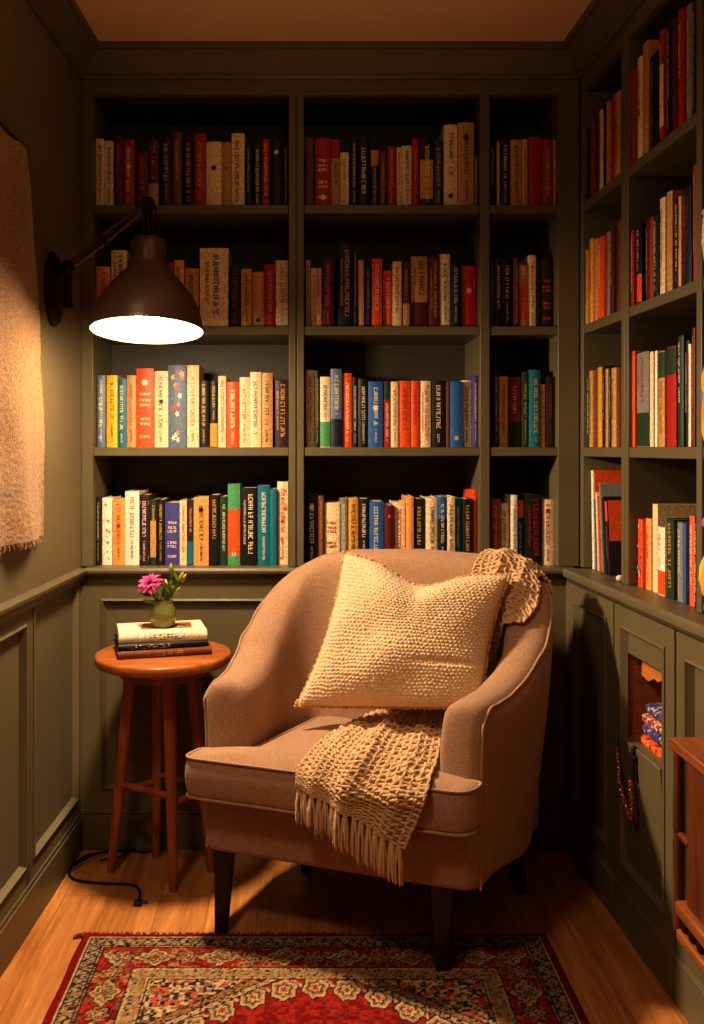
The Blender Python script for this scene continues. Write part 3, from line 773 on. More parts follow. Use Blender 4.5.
m.tube([p0.lerp(p1, i / (n * 6)) + (nr * math.cos(i * PI / 3) + side * math.sin(i * PI / 3)) * 0.006 for i in range(n * 6 + 1)], 0.0011, 5)
obj('spring', m, BRONZE, lp, smooth=True)
m = MB()
mid = JT + dr_ * 0.135
m.tube([mid - nr * 0.020, mid + nr * 0.020], 0.007, 10)
m.ball(mid + nr * 0.022, 0.008, 10, 8)
obj('clamp', m, IRON, lp, smooth=True)
m = MB()
m.tube([EL - Vector((0, 0.018, 0)), EL + Vector((0, 0.018, 0))], 0.017, 16)
m.tube([EL + Vector((0, -0.024, 0)), EL + Vector((0, 0.024, 0))], 0.007, 10)
for s in (-1, 1):
    m.tube([EL + Vector((0.010 * s, 0, 0)), capt + Vector((0.013 * s, 0, 0.0))], 0.004, 8)
m.tube([EL, capt - ax * 0.01], 0.0065, 10)
m.tube(spline([EL + Vector((-0.03, -0.004, -0.012)), EL + Vector((-0.008, -0.014, 0.014)), EL + Vector((0.014, -0.014, 0.014)), EL + Vector((0.024, -0.01, -0.01)), capt + Vector((0.028, -0.01, 0.0))]), 0.0025, 6)
obj('elbow_joint', m, IRON, lp, smooth=True)
prof = [(0.1445, 0.0), (0.1455, 0.004), (0.1440, 0.010), (0.1410, 0.028), (0.1355, 0.052), (0.1255, 0.077), (0.1110, 0.101), (0.0960, 0.120), (0.0800, 0.138), (0.0650, 0.154), (0.0560, 0.165), (0.0510, 0.174), (0.0495, 0.178), (0.0495, 0.184), (0.0470, 0.186), (0.0468, 0.228), (0.045, 0.238), (0.038, 0.246), (0.020, 0.251), (0.006, 0.252)]
obj('shade', MB().lathe(prof, rimc, 64, ax, cap=False), BRONZE, lp, smooth=True, angle=50)
inner = [(0.1445, 0.0)] + [(max(0.004, r - 0.0025), h - 0.001) for r, h in prof[2:16]] + [(0.004, 0.226)]
obj('shade_lining', MB().lathe(inner, rimc, 64, ax, cap=False), SHADEIN, lp, smooth='all', recalc=False)
bm_, nt_, bb_ = new_mat('warm_bulb_glass')
bb_.inputs['Base Color'].default_value = (1, 0.9, 0.75, 1)
bb_.inputs['Emission Color'].default_value = (1.0, 0.74, 0.44, 1)
bb_.inputs['Emission Strength'].default_value = 60.0
nz = nt_.nodes.new('ShaderNodeTexNoise'); nz.inputs['Scale'].default_value = 3.0
nt_.links.new(nz.outputs['Fac'], bb_.inputs['Roughness'])
BULB = rimc + ax * 0.055
obj('bulb', MB().lathe([(0.002, -0.040), (0.018, -0.036), (0.033, -0.020), (0.038, 0.0), (0.034, 0.018), (0.022, 0.040), (0.014, 0.056), (0.013, 0.085)], BULB, 24, ax), bm_, lp, smooth='all')
ld = bpy.data.lights.new('lamp_glow', 'POINT'); ld.energy = LAMP_W; ld.color = (1.0, 0.76, 0.51); ld.shadow_soft_size = 0.055
ld.use_nodes = True
_ln = ld.node_tree; _em = _ln.nodes.get('Emission') or _ln.nodes.new('ShaderNodeEmission')
_fo = _ln.nodes.new('ShaderNodeLightFalloff'); _fo.inputs['Strength'].default_value = 1.0; _fo.inputs['Smooth'].default_value = 0.0
_ad = _ln.nodes.new('ShaderNodeMath'); _ad.operation = 'MULTIPLY_ADD'; _ad.inputs[1].default_value = 0.28
_hf = _ln.nodes.new('ShaderNodeMath'); _hf.operation = 'MULTIPLY'; _hf.inputs[1].default_value = 0.72
_ln.links.new(_fo.outputs['Constant'], _hf.inputs[0]); _ln.links.new(_fo.outputs['Linear'], _ad.inputs[0]); _ln.links.new(_hf.outputs[0], _ad.inputs[2])
_ln.links.new(_ad.outputs[0], _em.inputs['Strength'])
lo = bpy.data.objects.new('lamp_glow', ld); COL.objects.link(lo); lo.location = rimc - ax * 0.012

# ================================================================== WALL HANGING
m = MB()
NT, NZ = 120, 220
zt_, zb_ = 1.985, 1.012
edge = [(0.0, 2.225), (0.03, 2.236), (0.12, 2.268), (0.28, 2.316), (0.5, 2.345), (0.75, 2.365), (1.0, 2.380)]
def edge_t(q):
    for (a, x), (b, y) in zip(edge, edge[1:]):
        if q <= b: 
            k = (q - a) / (b - a); return x + (y - x) * k
    return edge[-1][1]
gf, gb = [], []
T0 = 1.52
for j in range(NZ + 1):
    q = j / NZ; te = edge_t(q); rf, rb = [], []
    for i in range(NT + 1):
        k = i / NT; t = T0 + (te - T0) * k
        z = zt_ - (zt_ - zb_) * q + 0.004 * mnoise.noise(Vector((t * 60, q * 3, 1))) * (1 if q > 0.97 else 0.2)
        fold = 0.014 * math.sin(t * 26 + 1.6 * math.sin(q * 3)) * (0.2 + 0.8 * q) + 0.010 * mnoise.noise(Vector((t * 9, z * 7, 3.3))) * (0.3 + q)
        fold += 0.010 * math.exp(-((k - 0.93) / 0.05) ** 2) * q
        fuzz = 0.0030 * mnoise.noise(Vector((t * 210, z * 210, 0))) + 0.0016 * mnoise.noise(Vector((t * 90, z * 400, 4)))
        t2 = t + (0.003 * mnoise.noise(Vector((z * 70, 5, 0))) if k > 0.97 else 0)
        rf.append(WL(0.026 + fold + fuzz, t2, z)); rb.append(WL(0.012 + fold, t2, z))
    gf.append(rf); gb.append(rb)
m.grid(gf); m.grid([list(reversed(r)) for r in gb])
def strip(a, b): m.grid([a, b])
strip([r[-1] for r in gf], [r[-1] for r in gb]); strip(gf[0], gb[0]); strip(gb[-1], gf[-1]); strip([r[0] for r in gf], [r[0] for r in gb])
wh = thing('wall_hanging', 'heavy oatmeal woven wool hanging on the wall above the wainscot, beside the lamp', 'wall hanging', WL(0.0, 2.0, zb_))
obj('cloth', m, TAPEST, wh, smooth='all', recalc=False)
m = MB()
rng = random.Random(3)
for i in range(90):
    k = (i + rng.random()) / 90; t = T0 + (edge_t(1.0) - T0) * k
    p = Vector(gf[-1][min(NT, int(k * NT))])
    m.tube([p + Vector((-0.005, 0, 0.004)), p + Vector((0.002, rng.uniform(-.004, .004), -0.008)), p + Vector((0.001, rng.uniform(-.008, .008), -rng.uniform(0.012, 0.022)))], [0.0024, 0.002, 0.0008], 5)
obj('frayed_hem', m, TAPEST, wh, smooth=True)
m = MB().tube([WL(0.019, T0 - 0.04, 1.985), WL(0.019, 2.232, 1.985)], 0.008, 10)
obj('hanging_rod', m, LEGW, wh, smooth=True)

# ================================================================== SIDE TABLE
TC = Vector((-0.415, 2.585, 0)); TR, TZ = 0.194, 0.657
tb_ = thing('side_table', 'round red-brown wooden side table with four splayed legs beside the armchair', 'table', TC)
obj('tabletop', MB().lathe([(0.02, TZ - 0.028), (TR - 0.006, TZ - 0.028), (TR - 0.001, TZ - 0.024), (TR, TZ - 0.016), (TR, TZ - 0.006), (TR - 0.002, TZ - 0.002), (TR - 0.006, TZ), (0.02, TZ)], TC, 72), TABLET, tb_, smooth=True, angle=50)
obj('apron', MB().lathe([(0.118, TZ - 0.066), (0.124, TZ - 0.062), (0.124, TZ - 0.0285), (0.02, TZ - 0.0285), (0.02, TZ - 0.066)], TC, 40), TABLEW, tb_, smooth=True)
feet = [Vector((-0.578, 2.640, 0)), Vector((-0.378, 2.525, 0)), Vector((-0.285, 2.645, 0)), Vector((-0.462, 2.735, 0))]
tops = [TC + (Vector((f.x, f.y, 0)) - TC) * 0.58 + Vector((0, 0, TZ - 0.031)) for f in feet]
def leg_mesh(a, b, ra, rb, sq=0.55):
    """tapered, soft-square leg from a (top) to b (foot)"""
    rings = []
    for t in (0, 0.12, 0.5, 0.97, 1.0):
        p = a.lerp(b, t); r = ra + (rb - ra) * t
        if t == 1.0: r *= 0.9
        ring = []
        for k in range(16):
            an = 2 * PI * k / 16; c, s = math.cos(an), math.sin(an)
            ring.append((p.x + r * math.copysign(abs(c) ** sq, c), p.y + r * math.copysign(abs(s) ** sq, s), p.z))
        rings.append(ring)
    return MB().loft(rings)
for a, b in zip(tops, feet):
    obj('leg', leg_mesh(a, b, 0.021, 0.012, 0.7), TABLEW, tb_, smooth=True, angle=50)
def on_leg(i, z): return feet[i].lerp(tops[i], z / tops[i].z)
for (i, j, z) in ((0, 1, 0.262), (2, 3, 0.262), (1, 2, 0.240), (3, 0, 0.240)):
    obj('stretcher', MB().tube([on_leg(i, z), on_leg(j, z)], 0.0095, 12), TABLEW, tb_, smooth=True)

# books lying on the table
def flat_book(c, rz, L, W, th, colr, lbl, title, seed, text):
    """lying book: spine towards -y, length along x"""
    root = thing('book', lbl, 'book', c, rz, 'books stacked on the side table')
    r = random.Random(seed)
    tk = 0.0026
    prof = [(W / 2, 0), (-W / 2 + 0.004, 0)] + [(-W / 2 + 0.004 - 0.005 * math.sin(PI * i / 6), th * i / 6) for i in range(1, 6)] + [(-W / 2 + 0.004, th), (W / 2, th)]
    inn = [(W / 2, th - tk), (-W / 2 + 0.006, th - tk), (-W / 2 + 0.006, tk), (W / 2, tk)]
    ring = prof + inn; n = len(ring)
    mb = MB()
    vs = [(-L / 2, y, z) for y, z in ring] + [(L / 2, y, z) for y, z in ring]
    fs = [(i, (i + 1) % n, n + (i + 1) % n, n + i) for i in range(n)]
    mb.add(vs, fs)
    bmf = []
    # end caps as quads/tris of the C section
    k = len(prof)
    for o in (0, n):
        bmf += [(o + 0, o + 1, o + n - 2, o + n - 1), (o + k - 1, o + k, o + k + 1, o + k - 2), tuple(o + x for x in ([1] + list(range(2, k - 1)) + [k + 1, k + 2]))]
    mb.f += bmf; mb.mi += [0] * len(bmf)
    obj('cover', mb, cover(colr), root, smooth=True, world=False, angle=30)
    obj('page_block', MB().box(-L / 2 + 0.004, L / 2 - 0.004, -W / 2 + 0.0065, W / 2 - 0.004, tk + 0.0002, th - tk - 0.0002), PAGES, root, world=False)
    q = MB()
    e = lambda z: -W / 2 + 0.004 - 0.005 * math.sin(PI * z / th) - 0.0006
    # lettering runs along the spine
    tmp = MB()
    glyphs(tmp, r, -th * 0.28, th * 0.28, -text[1], -text[0], lambda x: 0)
    q.add([(-v[2] , e(th / 2 + v[0]), th / 2 - v[0]) for v in tmp.v], tmp.f)
    obj('lettering', q, ink(title), root, world=False, recalc=False)
    return root
BZ = TZ + 0.0006
bcen = Vector((-0.421, 2.600, 0))
flat_book((bcen.x, bcen.y, BZ), math.radians(15), 0.262, 0.170, 0.021, 'brown', 'brown hardback lying lowest in the stack on the side table', 'gilt', 5, (-0.03, 0.05))
flat_book((bcen.x - 0.006, bcen.y + 0.001, BZ + 0.0216), math.radians(16.5), 0.250, 0.160, 0.018, 'black', 'black book with white title lying in the middle of the side table stack', 'ivory', 6, (-0.09, 0.02))
tbk = flat_book((bcen.x - 0.004, bcen.y + 0.006, BZ + 0.0402), math.radians(14), 0.246, 0.158, 0.028, 'white', 'cream book with dark title lying on top of the side table stack', 'ink', 7, (-0.04, 0.07))
obj('cover_picture', MB().add([(-0.06, -0.03, 0.0284), (0.085, -0.035, 0.0284), (0.09, 0.05, 0.0284), (-0.05, 0.055, 0.0284)], [(0, 1, 2, 3)]), simple('ochre_picture', (160, 110, 60), var=0.35, scale=40), tbk, world=False)

# vase and flowers
VZ = BZ + 0.0402 + 0.0290
VC = Vector((-0.4185, 2.600, VZ))
gm, gnt, gb_ = new_mat('green_vase_glass')
gb_.inputs['Base Color'].default_value = (0.72, 0.70, 0.30, 1); gb_.inputs['Roughness'].default_value = 0.08
gb_.inputs['Transmission Weight'].default_value = 0.85; gb_.inputs['IOR'].default_value = 1.3
gn = gnt.nodes.new('ShaderNodeTexNoise'); gn.inputs['Scale'].default_value = 60
gtc = gnt.nodes.new('ShaderNodeTexCoord'); gnt.links.new(gtc.outputs['Object'], gn.inputs['Vector'])
gbp = gnt.nodes.new('ShaderNodeBump'); gbp.inputs['Strength'].default_value = 0.25; gbp.inputs['Distance'].default_value = 0.003
gnt.links.new(gn.outputs['Fac'], gbp.inputs['Height']); gnt.links.new(gbp.outputs['Normal'], gb_.inputs['Normal'])
vs_ = thing('flower_vase', 'small round green glass vase on the stacked books', 'vase', VC)
vp = [(0.020, 0.0), (0.028, 0.001), (0.034, 0.010), (0.0365, 0.024), (0.0365, 0.040), (0.033, 0.056), (0.028, 0.066), (0.027, 0.072), (0.029, 0.076)]
obj('glass', MB().lathe(vp + [(r - 0.0022, max(0.003, h)) for r, h in reversed(vp)], VC, 36, cap=True), gm, vs_, smooth='all')
obj('water', MB().lathe([(0.004, 0.0035), (0.026, 0.004), (0.0315, 0.011), (0.034, 0.024), (0.034, 0.038), (0.004, 0.0385)], VC, 28), simple('vase_water', (120, 112, 40), rough=0.1, spec=0.6, var=0.4, scale=60), vs_, smooth=True)
STEM = simple('stem_green', (86, 104, 40), rough=0.5, var=0.2, scale=40)
LEAF = simple('leaf_green', (96, 122, 44), rough=0.5, var=0.25, scale=50)
BUDM = simple('bud_yellow_green', (176, 176, 70), rough=0.5, var=0.15, scale=50)
PINK = simple('petal_magenta', (206, 52, 128), rough=0.6, var=0.22, scale=120, sheen=0.2)
PINKL = simple('petal_pale_pink', (226, 96, 158), rough=0.6, var=0.2, scale=120)
def leaf(mb, base, tip, wid, nrm=Vector((0, -1, 0.3))):
    d = tip - base; s = d.cross(nrm).normalized(); up = s.cross(d).normalized()
    n = 7; g = []
    for i in range(n + 1):
        t = i / n; w = wid * math.sin(PI * min(0.98, 0.08 + 0.9 * t)) ** 0.8
        c = base + d * t + up * (0.10 * d.length * math.sin(PI * t))
        g.append([c - s * w, c + up * w * -0.25, c + s * w])
    mb.grid(g)
fl = thing('pink_flower', 'magenta pink many-petalled flower standing in the vase', 'flower', VC + Vector((0, 0, 0.05)))
hc = P(150, 583, 2.575)
obj('stem', MB().tube(spline([VC + Vector((0.004, 0.0, 0.012)), VC + Vector((-0.004, -0.004, 0.07)), hc.lerp(VC, 0.35), hc + Vector((0, 0.005, -0.012))]), 0.0024, 8), STEM, fl, smooth=True)
rng = random.Random(11)
for (cnt, rad, tilt, mt, nm) in ((22, 0.040, -0.15, PINK, 'outer_petals'), (18, 0.033, 0.30, PINKL, 'middle_petals'), (14, 0.022, 0.75, PINK, 'inner_petals'), (8, 0.013, 1.2, PINKL, 'heart_petals')):
    m = MB()
    axf = Vector((-0.25, -0.55, 0.8)).normalized(); xf = axf.orthogonal().normalized(); yfv = axf.cross(xf)
    for i in range(cnt):
        a = 2 * PI * (i + rng.uniform(-.25, .25)) / cnt; tl = tilt + rng.uniform(-.18, .18)
        dd = (xf * math.cos(a) + yfv * math.sin(a)) * math.cos(tl) + axf * math.sin(tl)
        leaf(m, hc + dd * 0.003, hc + dd * rad * rng.uniform(0.85, 1.1), 0.0048, axf)
    obj(nm, m, mt, fl, smooth='all', recalc=False)
m = MB()
for (a, b, w) in ((0.35, (-0.030, -0.01, -0.030), 0.007), (0.5, (0.024, -0.01, -0.022), 0.007), (0.6, (-0.020, -0.02, -0.045), 0.006)):
    leaf(m, hc.lerp(VC + Vector((0, 0, .03)), a), hc + Vector(b), w)
obj('leaf', m, LEAF, fl, smooth='all', recalc=False)
GREENS = [((171, 569), 'tall green bud stem at the top of the vase'), ((181, 577), 'green stem with yellow bud leaning away from the pink flower'), ((183, 579), 'outermost green stem with slim pointed bud in the vase'), ((176, 592), 'low green stem with rounded yellow bud in the vase'), ((166, 585), 'short leafy green stem in the middle of the vase')]
for i, ((u, v), lb) in enumerate(GREENS):
    tip = P(u, v, 2.59 + 0.012 * (i - 2))
    g_ = thing('bud_stem', lb, 'flower', VC + Vector((0.006, 0, 0.05)), 0, 'green bud stems in the vase')
    base = VC + Vector((0.004 * (i - 2), 0.006, 0.012))
    path = spline([base, VC + Vector((0.006 * (i - 1.5), 0.003, 0.07)), tip.lerp(VC + Vector((0.012, 0, 0.07)), 0.35), tip])
    obj('stem', MB().tube(path, 0.0018, 7), STEM, g_, smooth=True)
    d = (path[-1] - path[-3]).normalized()
    obj('bud', MB().lathe([(0.0012, -0.002), (0.0050, 0.006), (0.0062, 0.013), (0.0045, 0.022), (0.0012, 0.030)], tip - d * 0.012, 10, d), BUDM, g_, smooth='all')
    m = MB(); r2 = random.Random(i)
    for k in range(4):
        pb = path[int(len(path) * (0.40 + 0.14 * k))]
        leaf(m, pb, pb + Vector((r2.uniform(-.016, .020), r2.uniform(-.018, .004), r2.uniform(.018, .034))), 0.0052)
    obj('leaf', m, LEAF, g_, smooth='all', recalc=False)

# cord on the floor
def G(u, v, z=0.004):
    y = F * (H - z) / (v - CY); return Vector(((u - CX) / F * y, y, z))
cpts = [G(158, 850), G(146, 852), G(128, 851), G(104, 852), G(86, 856), G(74, 864), G(69, 872), G(74, 879), G(88, 882), G(108, 883.5), G(126, 884), G(136, 886), G(140, 892), G(138.5, 900), G(137, 904)]
cpts2 = [G(86, 856, 0.0045), G(100, 850, 0.006), G(120, 846.5, 0.006), G(122, 851, 0.011), G(112, 857, 0.006)]
cd = thing('power_cord', 'black power cord lying in a loop on the floorboards below the side table', 'cord', (-0.5, 2.6, 0))
obj('cable', MB().tube(spline(cpts), 0.0037, 8), RUBBER, cd, smooth=True)
obj('cable', MB().tube(spline([G(70, 868, 0.013), G(90, 857, 0.013), G(112, 849.5, 0.0125), G(124, 851, 0.013), G(122, 856, 0.013), G(100, 860, 0.006)]), 0.0030, 8), RUBBER, cd, smooth=True)
pe = G(137, 905, 0.0); 
m = MB().box(pe.x - 0.008, pe.x + 0.014, pe.y - 0.010, pe.y + 0.010, 0.0005, 0.011)
m.tube([pe + Vector((0.016, -0.004, 0.007)), pe + Vector((0.030, -0.004, 0.007))], 0.0022, 6).tube([pe + Vector((0.016, 0.006, 0.007)), pe + Vector((0.030, 0.006, 0.007))], 0.0022, 6)
obj('plug', m, RUBBER, cd, bevel=0.003)

# ================================================================== RUG
import numpy as np
def rug():
    x0, x1, yb, yf = -0.572, 0.606, 2.294, 0.70
    st = 0.0038
    nx, ny = int((x1 - x0) / st), int((yb - yf) / st)
    xs = np.linspace(x0, x1, nx); ys = np.linspace(yf, yb, ny)
    Xg, Yg = np.meshgrid(xs, ys)
    ex = np.minimum(Xg - x0, x1 - Xg); ey = np.minimum(Yg - yf, yb - Yg)
    e = np.minimum(ex, ey)
    horiz = ey < ex                                   # nearest edge is the back/front one
    along = np.where(horiz, Xg - (x0 + x1) / 2, Yg - (yb + yf) / 2)
    rg = np.random.RandomState(4)
    def nz(cell, seed):
        r = np.random.RandomState(seed)
        a = r.rand(int((yb - yf) / cell) + 2, int((x1 - x0) / cell) + 2)
        return a[((Yg - yf) / cell).astype(int), ((Xg - x0) / cell).astype(int)]
    n1, n2, n3 = nz(0.0045, 1), nz(0.009, 2), nz(0.017, 3)
    C = lambda c: np.array(lin(c))
    red, dred, cream, dark, tan, nav, rose, olive = C((156, 42, 30)), C((116, 22, 20)), C((190, 160, 120)), C((46, 32, 30)), C((160, 116, 74)), C((56, 48, 62)), C((186, 84, 62)), C((112, 92, 56))
    out = np.zeros(Xg.shape + (3,)); out[:] = red
    def put(mask, c): out[mask] = c
    def cyc(a, per): return np.abs(((a / per) % 1.0) - 0.5) * 2       # 0..1 triangle wave
    # field
    fx, fy = Xg - (x0 + x1) / 2, Yg - (yb + yf) / 2
    hw, hh = (x1 - x0) / 2 - 0.205, (yb - yf) / 2 - 0.205
    oct_ = np.abs(fx) / hw * 0.5 + np.abs(fy) / hh * 0.5
    cut = (np.abs(fx) - hw) + (np.abs(fy) - hh) * 1.35 
    field = e > 0.205
    span = field & (cut > -0.30)
    put(field, red)
    put(field & (n3 > 0.70) & (n1 > 0.35), rose)
    put(field & (n2 > 0.80), dred); put(field & (n2 < 0.10) & (n1 > 0.4), nav)
    # vine of rosettes inside the octagon, following its edge
    med = np.hypot(fx / 0.40, fy / 0.575)
    ang = np.arctan2(fy / 0.575, fx / 0.40)
    ros = field & ~span
    ring = (med - 1) * 0.46
    arc = ((ang * 17 / PI) % 1.0 - 0.5) * 0.085
    put(ros & (ring < 0.004) & (ring > -0.17) & (n3 > 0.6) & (n1 > 0.3), dred)
    put(ros & (np.abs(ring - 0.012 * np.sin(ang * 34)) < 0.0045), cream); put(ros & (np.abs(ring - 0.012 * np.sin(ang * 34) + 0.008) < 0.003), dark)
    rosd = np.hypot(ring + 0.010, arc * 0.9) + 0.003 * np.sin(np.arctan2(ring + 0.010, arc) * 6)
    for r_out, c in ((0.034, dark), (0.030, cream), (0.024, tan), (0.018, dark), (0.014, cream), (0.007, red)):
        put(ros & (rosd < r_out), c)
    put(ros & (med < 0.72) & (n2 > 0.62), tan); put(ros & (med < 0.70) & (n2 < 0.3), nav); put(ros & (np.abs(med - 0.72) < 0.014), cream); put(ros & (med < 0.4), nav); put(ros & (med < 0.37) & (n2 > 0.45), cream)
    # spandrels
    put(span, tan * 0.8); put(span & (n2 > 0.55), cream); put(span & (n2 < 0.25), nav); put(span & (n3 > 0.86), rose); put(span & (n1 < 0.18), dark)
    for lo_, hi_, c in ((-0.30, -0.294, dark), (-0.294, -0.272, cream), (-0.272, -0.266, dark), (-0.266, -0.235, tan), (-0.235, -0.229, dark)):
        put(field & (cut > lo_) & (cut < hi_), c)
    put(field & (cut > -0.294) & (cut < -0.235) & (n1 > 0.68), dark)
    # inner guard
    b = (e > 0.155) & (e <= 0.205)
    put(b, cream); put(b & (np.abs(e - 0.180) < 0.016), tan); put(b & (np.abs(e - 0.180) < 0.016) & (cyc(along, 0.030) * 0.016 > np.abs(e - 0.180)), cream * 0.7)
    put(b & (n1 > 0.86), dark); put(b & (n1 < 0.14), tan)
    for q in (0.157, 0.203): put(np.abs(e - q) < 0.0022, dark)
    # main border: red ground with diamond medallions and vine work
    b = (e > 0.068) & (e <= 0.155)
    put(b, red); put(b & (n2 > 0.78), dred); put(b & (n2 < 0.16), olive); put(b & (n3 > 0.74) & (n1 > 0.4), tan); put(b & (n1 < 0.10), dark)
    per = 0.155
    aa = (((along / per) % 1.0) - 0.5) * per; rr_ = (e - 0.1115)
    dia = np.abs(aa) / 0.052 + np.abs(rr_) / 0.036
    wob = 0.10 * np.sin(np.arctan2(rr_ / 0.036, aa / 0.052) * 8)
    dia = dia + wob
    for r_out, c in ((1.12, dark), (1.0, cream), (0.80, tan), (0.66, dark), (0.55, cream), (0.40, olive), (0.22, red)):
        put(b & (dia < r_out), c)
    put(b & (dia < 1.0) & (n1 > 0.80), olive)
    a2 = ((((along + per / 2) / per) % 1.0) - 0.5) * per
    fl_ = np.hypot(a2, rr_ * 1.0) + 0.005 * np.sin(np.arctan2(rr_, a2) * 6)
    for r_out, c in ((0.027, dark), (0.023, tan), (0.015, nav), (0.009, cream), (0.004, red)):
        put(b & (fl_ < r_out), c)
    # outer guard
    b = (e > 0.020) & (e <= 0.068)
    put(b, cream * 0.72)
    w = np.abs(e - 0.044 - 0.011 * np.sin(along * 2 * PI / 0.034))
    put(b & (w < 0.0036), dark); put(b & (n1 > 0.80), nav); put(b & (n2 > 0.86), tan * 0.8); put(b & (n1 < 0.14), dark)
    for q in (0.021, 0.028, 0.060, 0.067): put(np.abs(e - q) < 0.0020, dark)
    put(np.abs(e - 0.0245) < 0.002, cream)
    put(e <= 0.020, dred)
    out *= (0.72 + 0.5 * n1[..., None]) * (0.9 + 0.2 * n2[..., None])
    Z = 0.0075 + 0.0012 * rg.rand(*Xg.shape) - 0.004 * np.clip(1 - e / 0.008, 0, 1)
    wav = 0.003 * np.sin(Xg * 23 + 1) * np.clip(1 - (yb - Yg) / 0.02, 0, 1)
    xw = 0.0012 * np.sin(Yg * 31) * np.clip(1 - (Xg - x0) / 0.03, 0, 1)
    verts = np.stack([Xg + xw, Yg + wav, Z], -1).reshape(-1, 3)
    mb = MB(); mb.v = [tuple(p) for p in verts.tolist()]
    idx = np.arange(nx * ny).reshape(ny, nx)
    q = np.stack([idx[:-1, :-1], idx[:-1, 1:], idx[1:, 1:], idx[1:, :-1]], -1).reshape(-1, 4)
    mb.f = [tuple(t) for t in q.tolist()]; mb.mi = [0] * len(mb.f)
    col = out.reshape(-1, 3).tolist()
    # skirt down to the floor
    border = list(idx[0, :]) + list(idx[1:, -1]) + list(idx[-1, -2::-1]) + list(idx[-2:0:-1, 0])
    o = len(mb.v)
    for i in border:
        x, y, z = mb.v[i]; mb.v.append((x, y, 0.0006)); col.append(tuple(dred))
    n = len(border)
    for i in range(n):
        mb.f.append((border[i], o + i, o + (i + 1) % n, border[(i + 1) % n])); mb.mi.append(0)
    return mb, col
mb, col = rug()
r = thing('oriental_rug', 'red oriental rug with patterned cream borders lying on the floorboards in front of the armchair', 'rug', (0.02, 1.5, 0))
obj('pile', mb, attr_mat('rug_wool', bscale=420), r, smooth='all', recalc=False, col=col)
m = MB(); rng = random.Random(8)
for i in range(70):
    x = -0.572 + 1.178 * (i + rng.random()) / 120
    m.tube([(x, 2.290, 0.004), (x + rng.uniform(-.004, .004), 2.300, 0.003), (x + rng.uniform(-.007, .007), 2.303 + rng.random() * 0.006, 0.0018)], [0.0022, 0.0018, 0.0010], 5)
m.tube([(-0.572, 2.285, 0.005), (-0.582, 2.284, 0.006), (-0.590, 2.279, 0.004), (-0.592, 2.274, 0.004)], [0.006, 0.006, 0.005, 0.003], 7)
obj('fringe', m, simple('rug_fringe_red', (110, 26, 24), rough=0.9), r, smooth=True)

# ================================================================== ARMCHAIR
AXc = Vector((math.cos(math.radians(19.5)), -math.sin(math.radians(19.5)), 0))
AYc = Vector((math.sin(math.radians(33)), math.cos(math.radians(33)), 0))
F0 = Vector((0.065, 2.214, 0))
def CH(a, d, z): 
    p = F0 + AXc * a + AYc * d
    return Vector((p.x, p.y, z))
ac = thing('armchair', 'tan tweed upholstered armchair with curved back and dark tapered legs in the corner', 'armchair', CH(0, 0.25, 0))

def path_pts():
    """half of the shell centre line in plan, from the arm front to the middle of the back"""
    pts = [(-0.300, 0.030), (-0.312, 0.10), (-0.330, 0.18), (-0.343, 0.24)]
    c = (-0.186, 0.268); R = 0.163
    for i in range(0, 10):
        t = i / 9 * PI / 2
        pts.append((c[0] - R * math.cos(t) ** 0.82, c[1] + R * math.sin(t) ** 0.82))
    pts += [(-0.08, 0.434), (0.0, 0.436)]
    return pts
half = path_pts()
full = half + [(-a, d) for a, d in reversed(half[:-1])]
full = [Vector((a, d, 0)) for a, d in full]
# resample evenly
fine = spline(full, 6)
acc = [0]
for a, b in zip(fine, fine[1:]): acc.append(acc[-1] + (b - a).length)
NS = 96
def at_len(s):
    for i in range(len(acc) - 1):
        if acc[i + 1] >= s - 1e-9:
            k = (s - acc[i]) / max(1e-9, acc[i + 1] - acc[i]); return fine[i].lerp(fine[i + 1], k)
    return fine[-1]
cen = [at_len(acc[-1] * i / NS) for i in range(NS + 1)]
HT = [(0, .642), (.08, .647), (.16, .656), (.26, .685), (.36, .742), (.45, .822), (.53, .890), (.62, .930), (.75, .946), (1, .952)]
def hq(q):
    for (a, x), (b, y) in zip(HT, HT[1:]):
        if q <= b:
            k = (q - a) / (b - a); k = k * k * (3 - 2 * k) * 0.35 + k * 0.65; return x + (y - x) * k
    return HT[-1][1]
rings, shoulder = [], []
def section(i, shrink=0.0, push=0.0):
    q = 1 - abs(1 - 2 * i / NS)
    p = cen[i]; a = cen[max(0, i - 1)]; b = cen[min(NS, i + 1)]
    t = (b - a).normalized(); nrm = Vector((-t.y, t.x, 0))      # outward (path runs left arm -> back -> right arm)
    if i == 0: endt = -t
    elif i == NS: endt = t
    else: endt = Vector((0, 0, 0))
    h = hq(q); ho = 0.058 - 0.002 * q; hi = 0.052 + 0.014 * q
    lean = 0.05 + 0.09 * q
    zb = 0.205 - 0.035 * min(1, q * 1.6)
    S = [(ho, zb), (ho, zb + 0.06), (ho, 0.36), (ho, (0.36 + h) / 2), (ho + 0.001, h - 0.085), (ho + 0.002, h - 0.048), (ho - 0.006, h - 0.022), (ho * 0.62, h - 0.006), (0.004, h), (-hi * 0.55, h - 0.006), (-hi * 0.88, h - 0.024),
         (-hi, h - 0.055), (-hi - 0.004, h - 0.10), (-hi - 0.006, (0.40 + h) / 2), (-hi, 0.44), (-hi, 0.34), (-hi, zb + 0.06), (-hi, zb)]
    zc = (zb + h) / 2
    out = []
    for o, z in S:
        o2 = math.copysign(max(0, abs(o) - shrink), o); z2 = z + (zc - z) * (shrink / max(0.05, (h - zb) / 2))
        r = p + nrm * (o2 + lean * max(0, z2 - 0.40) * 0.5 - (0.12 * max(0, 0.52 - z2) * min(1, q * 2.2) if o2 > 0 else 0)) + endt * push
        out.append(CH(r.x, r.y, z2))
    return out
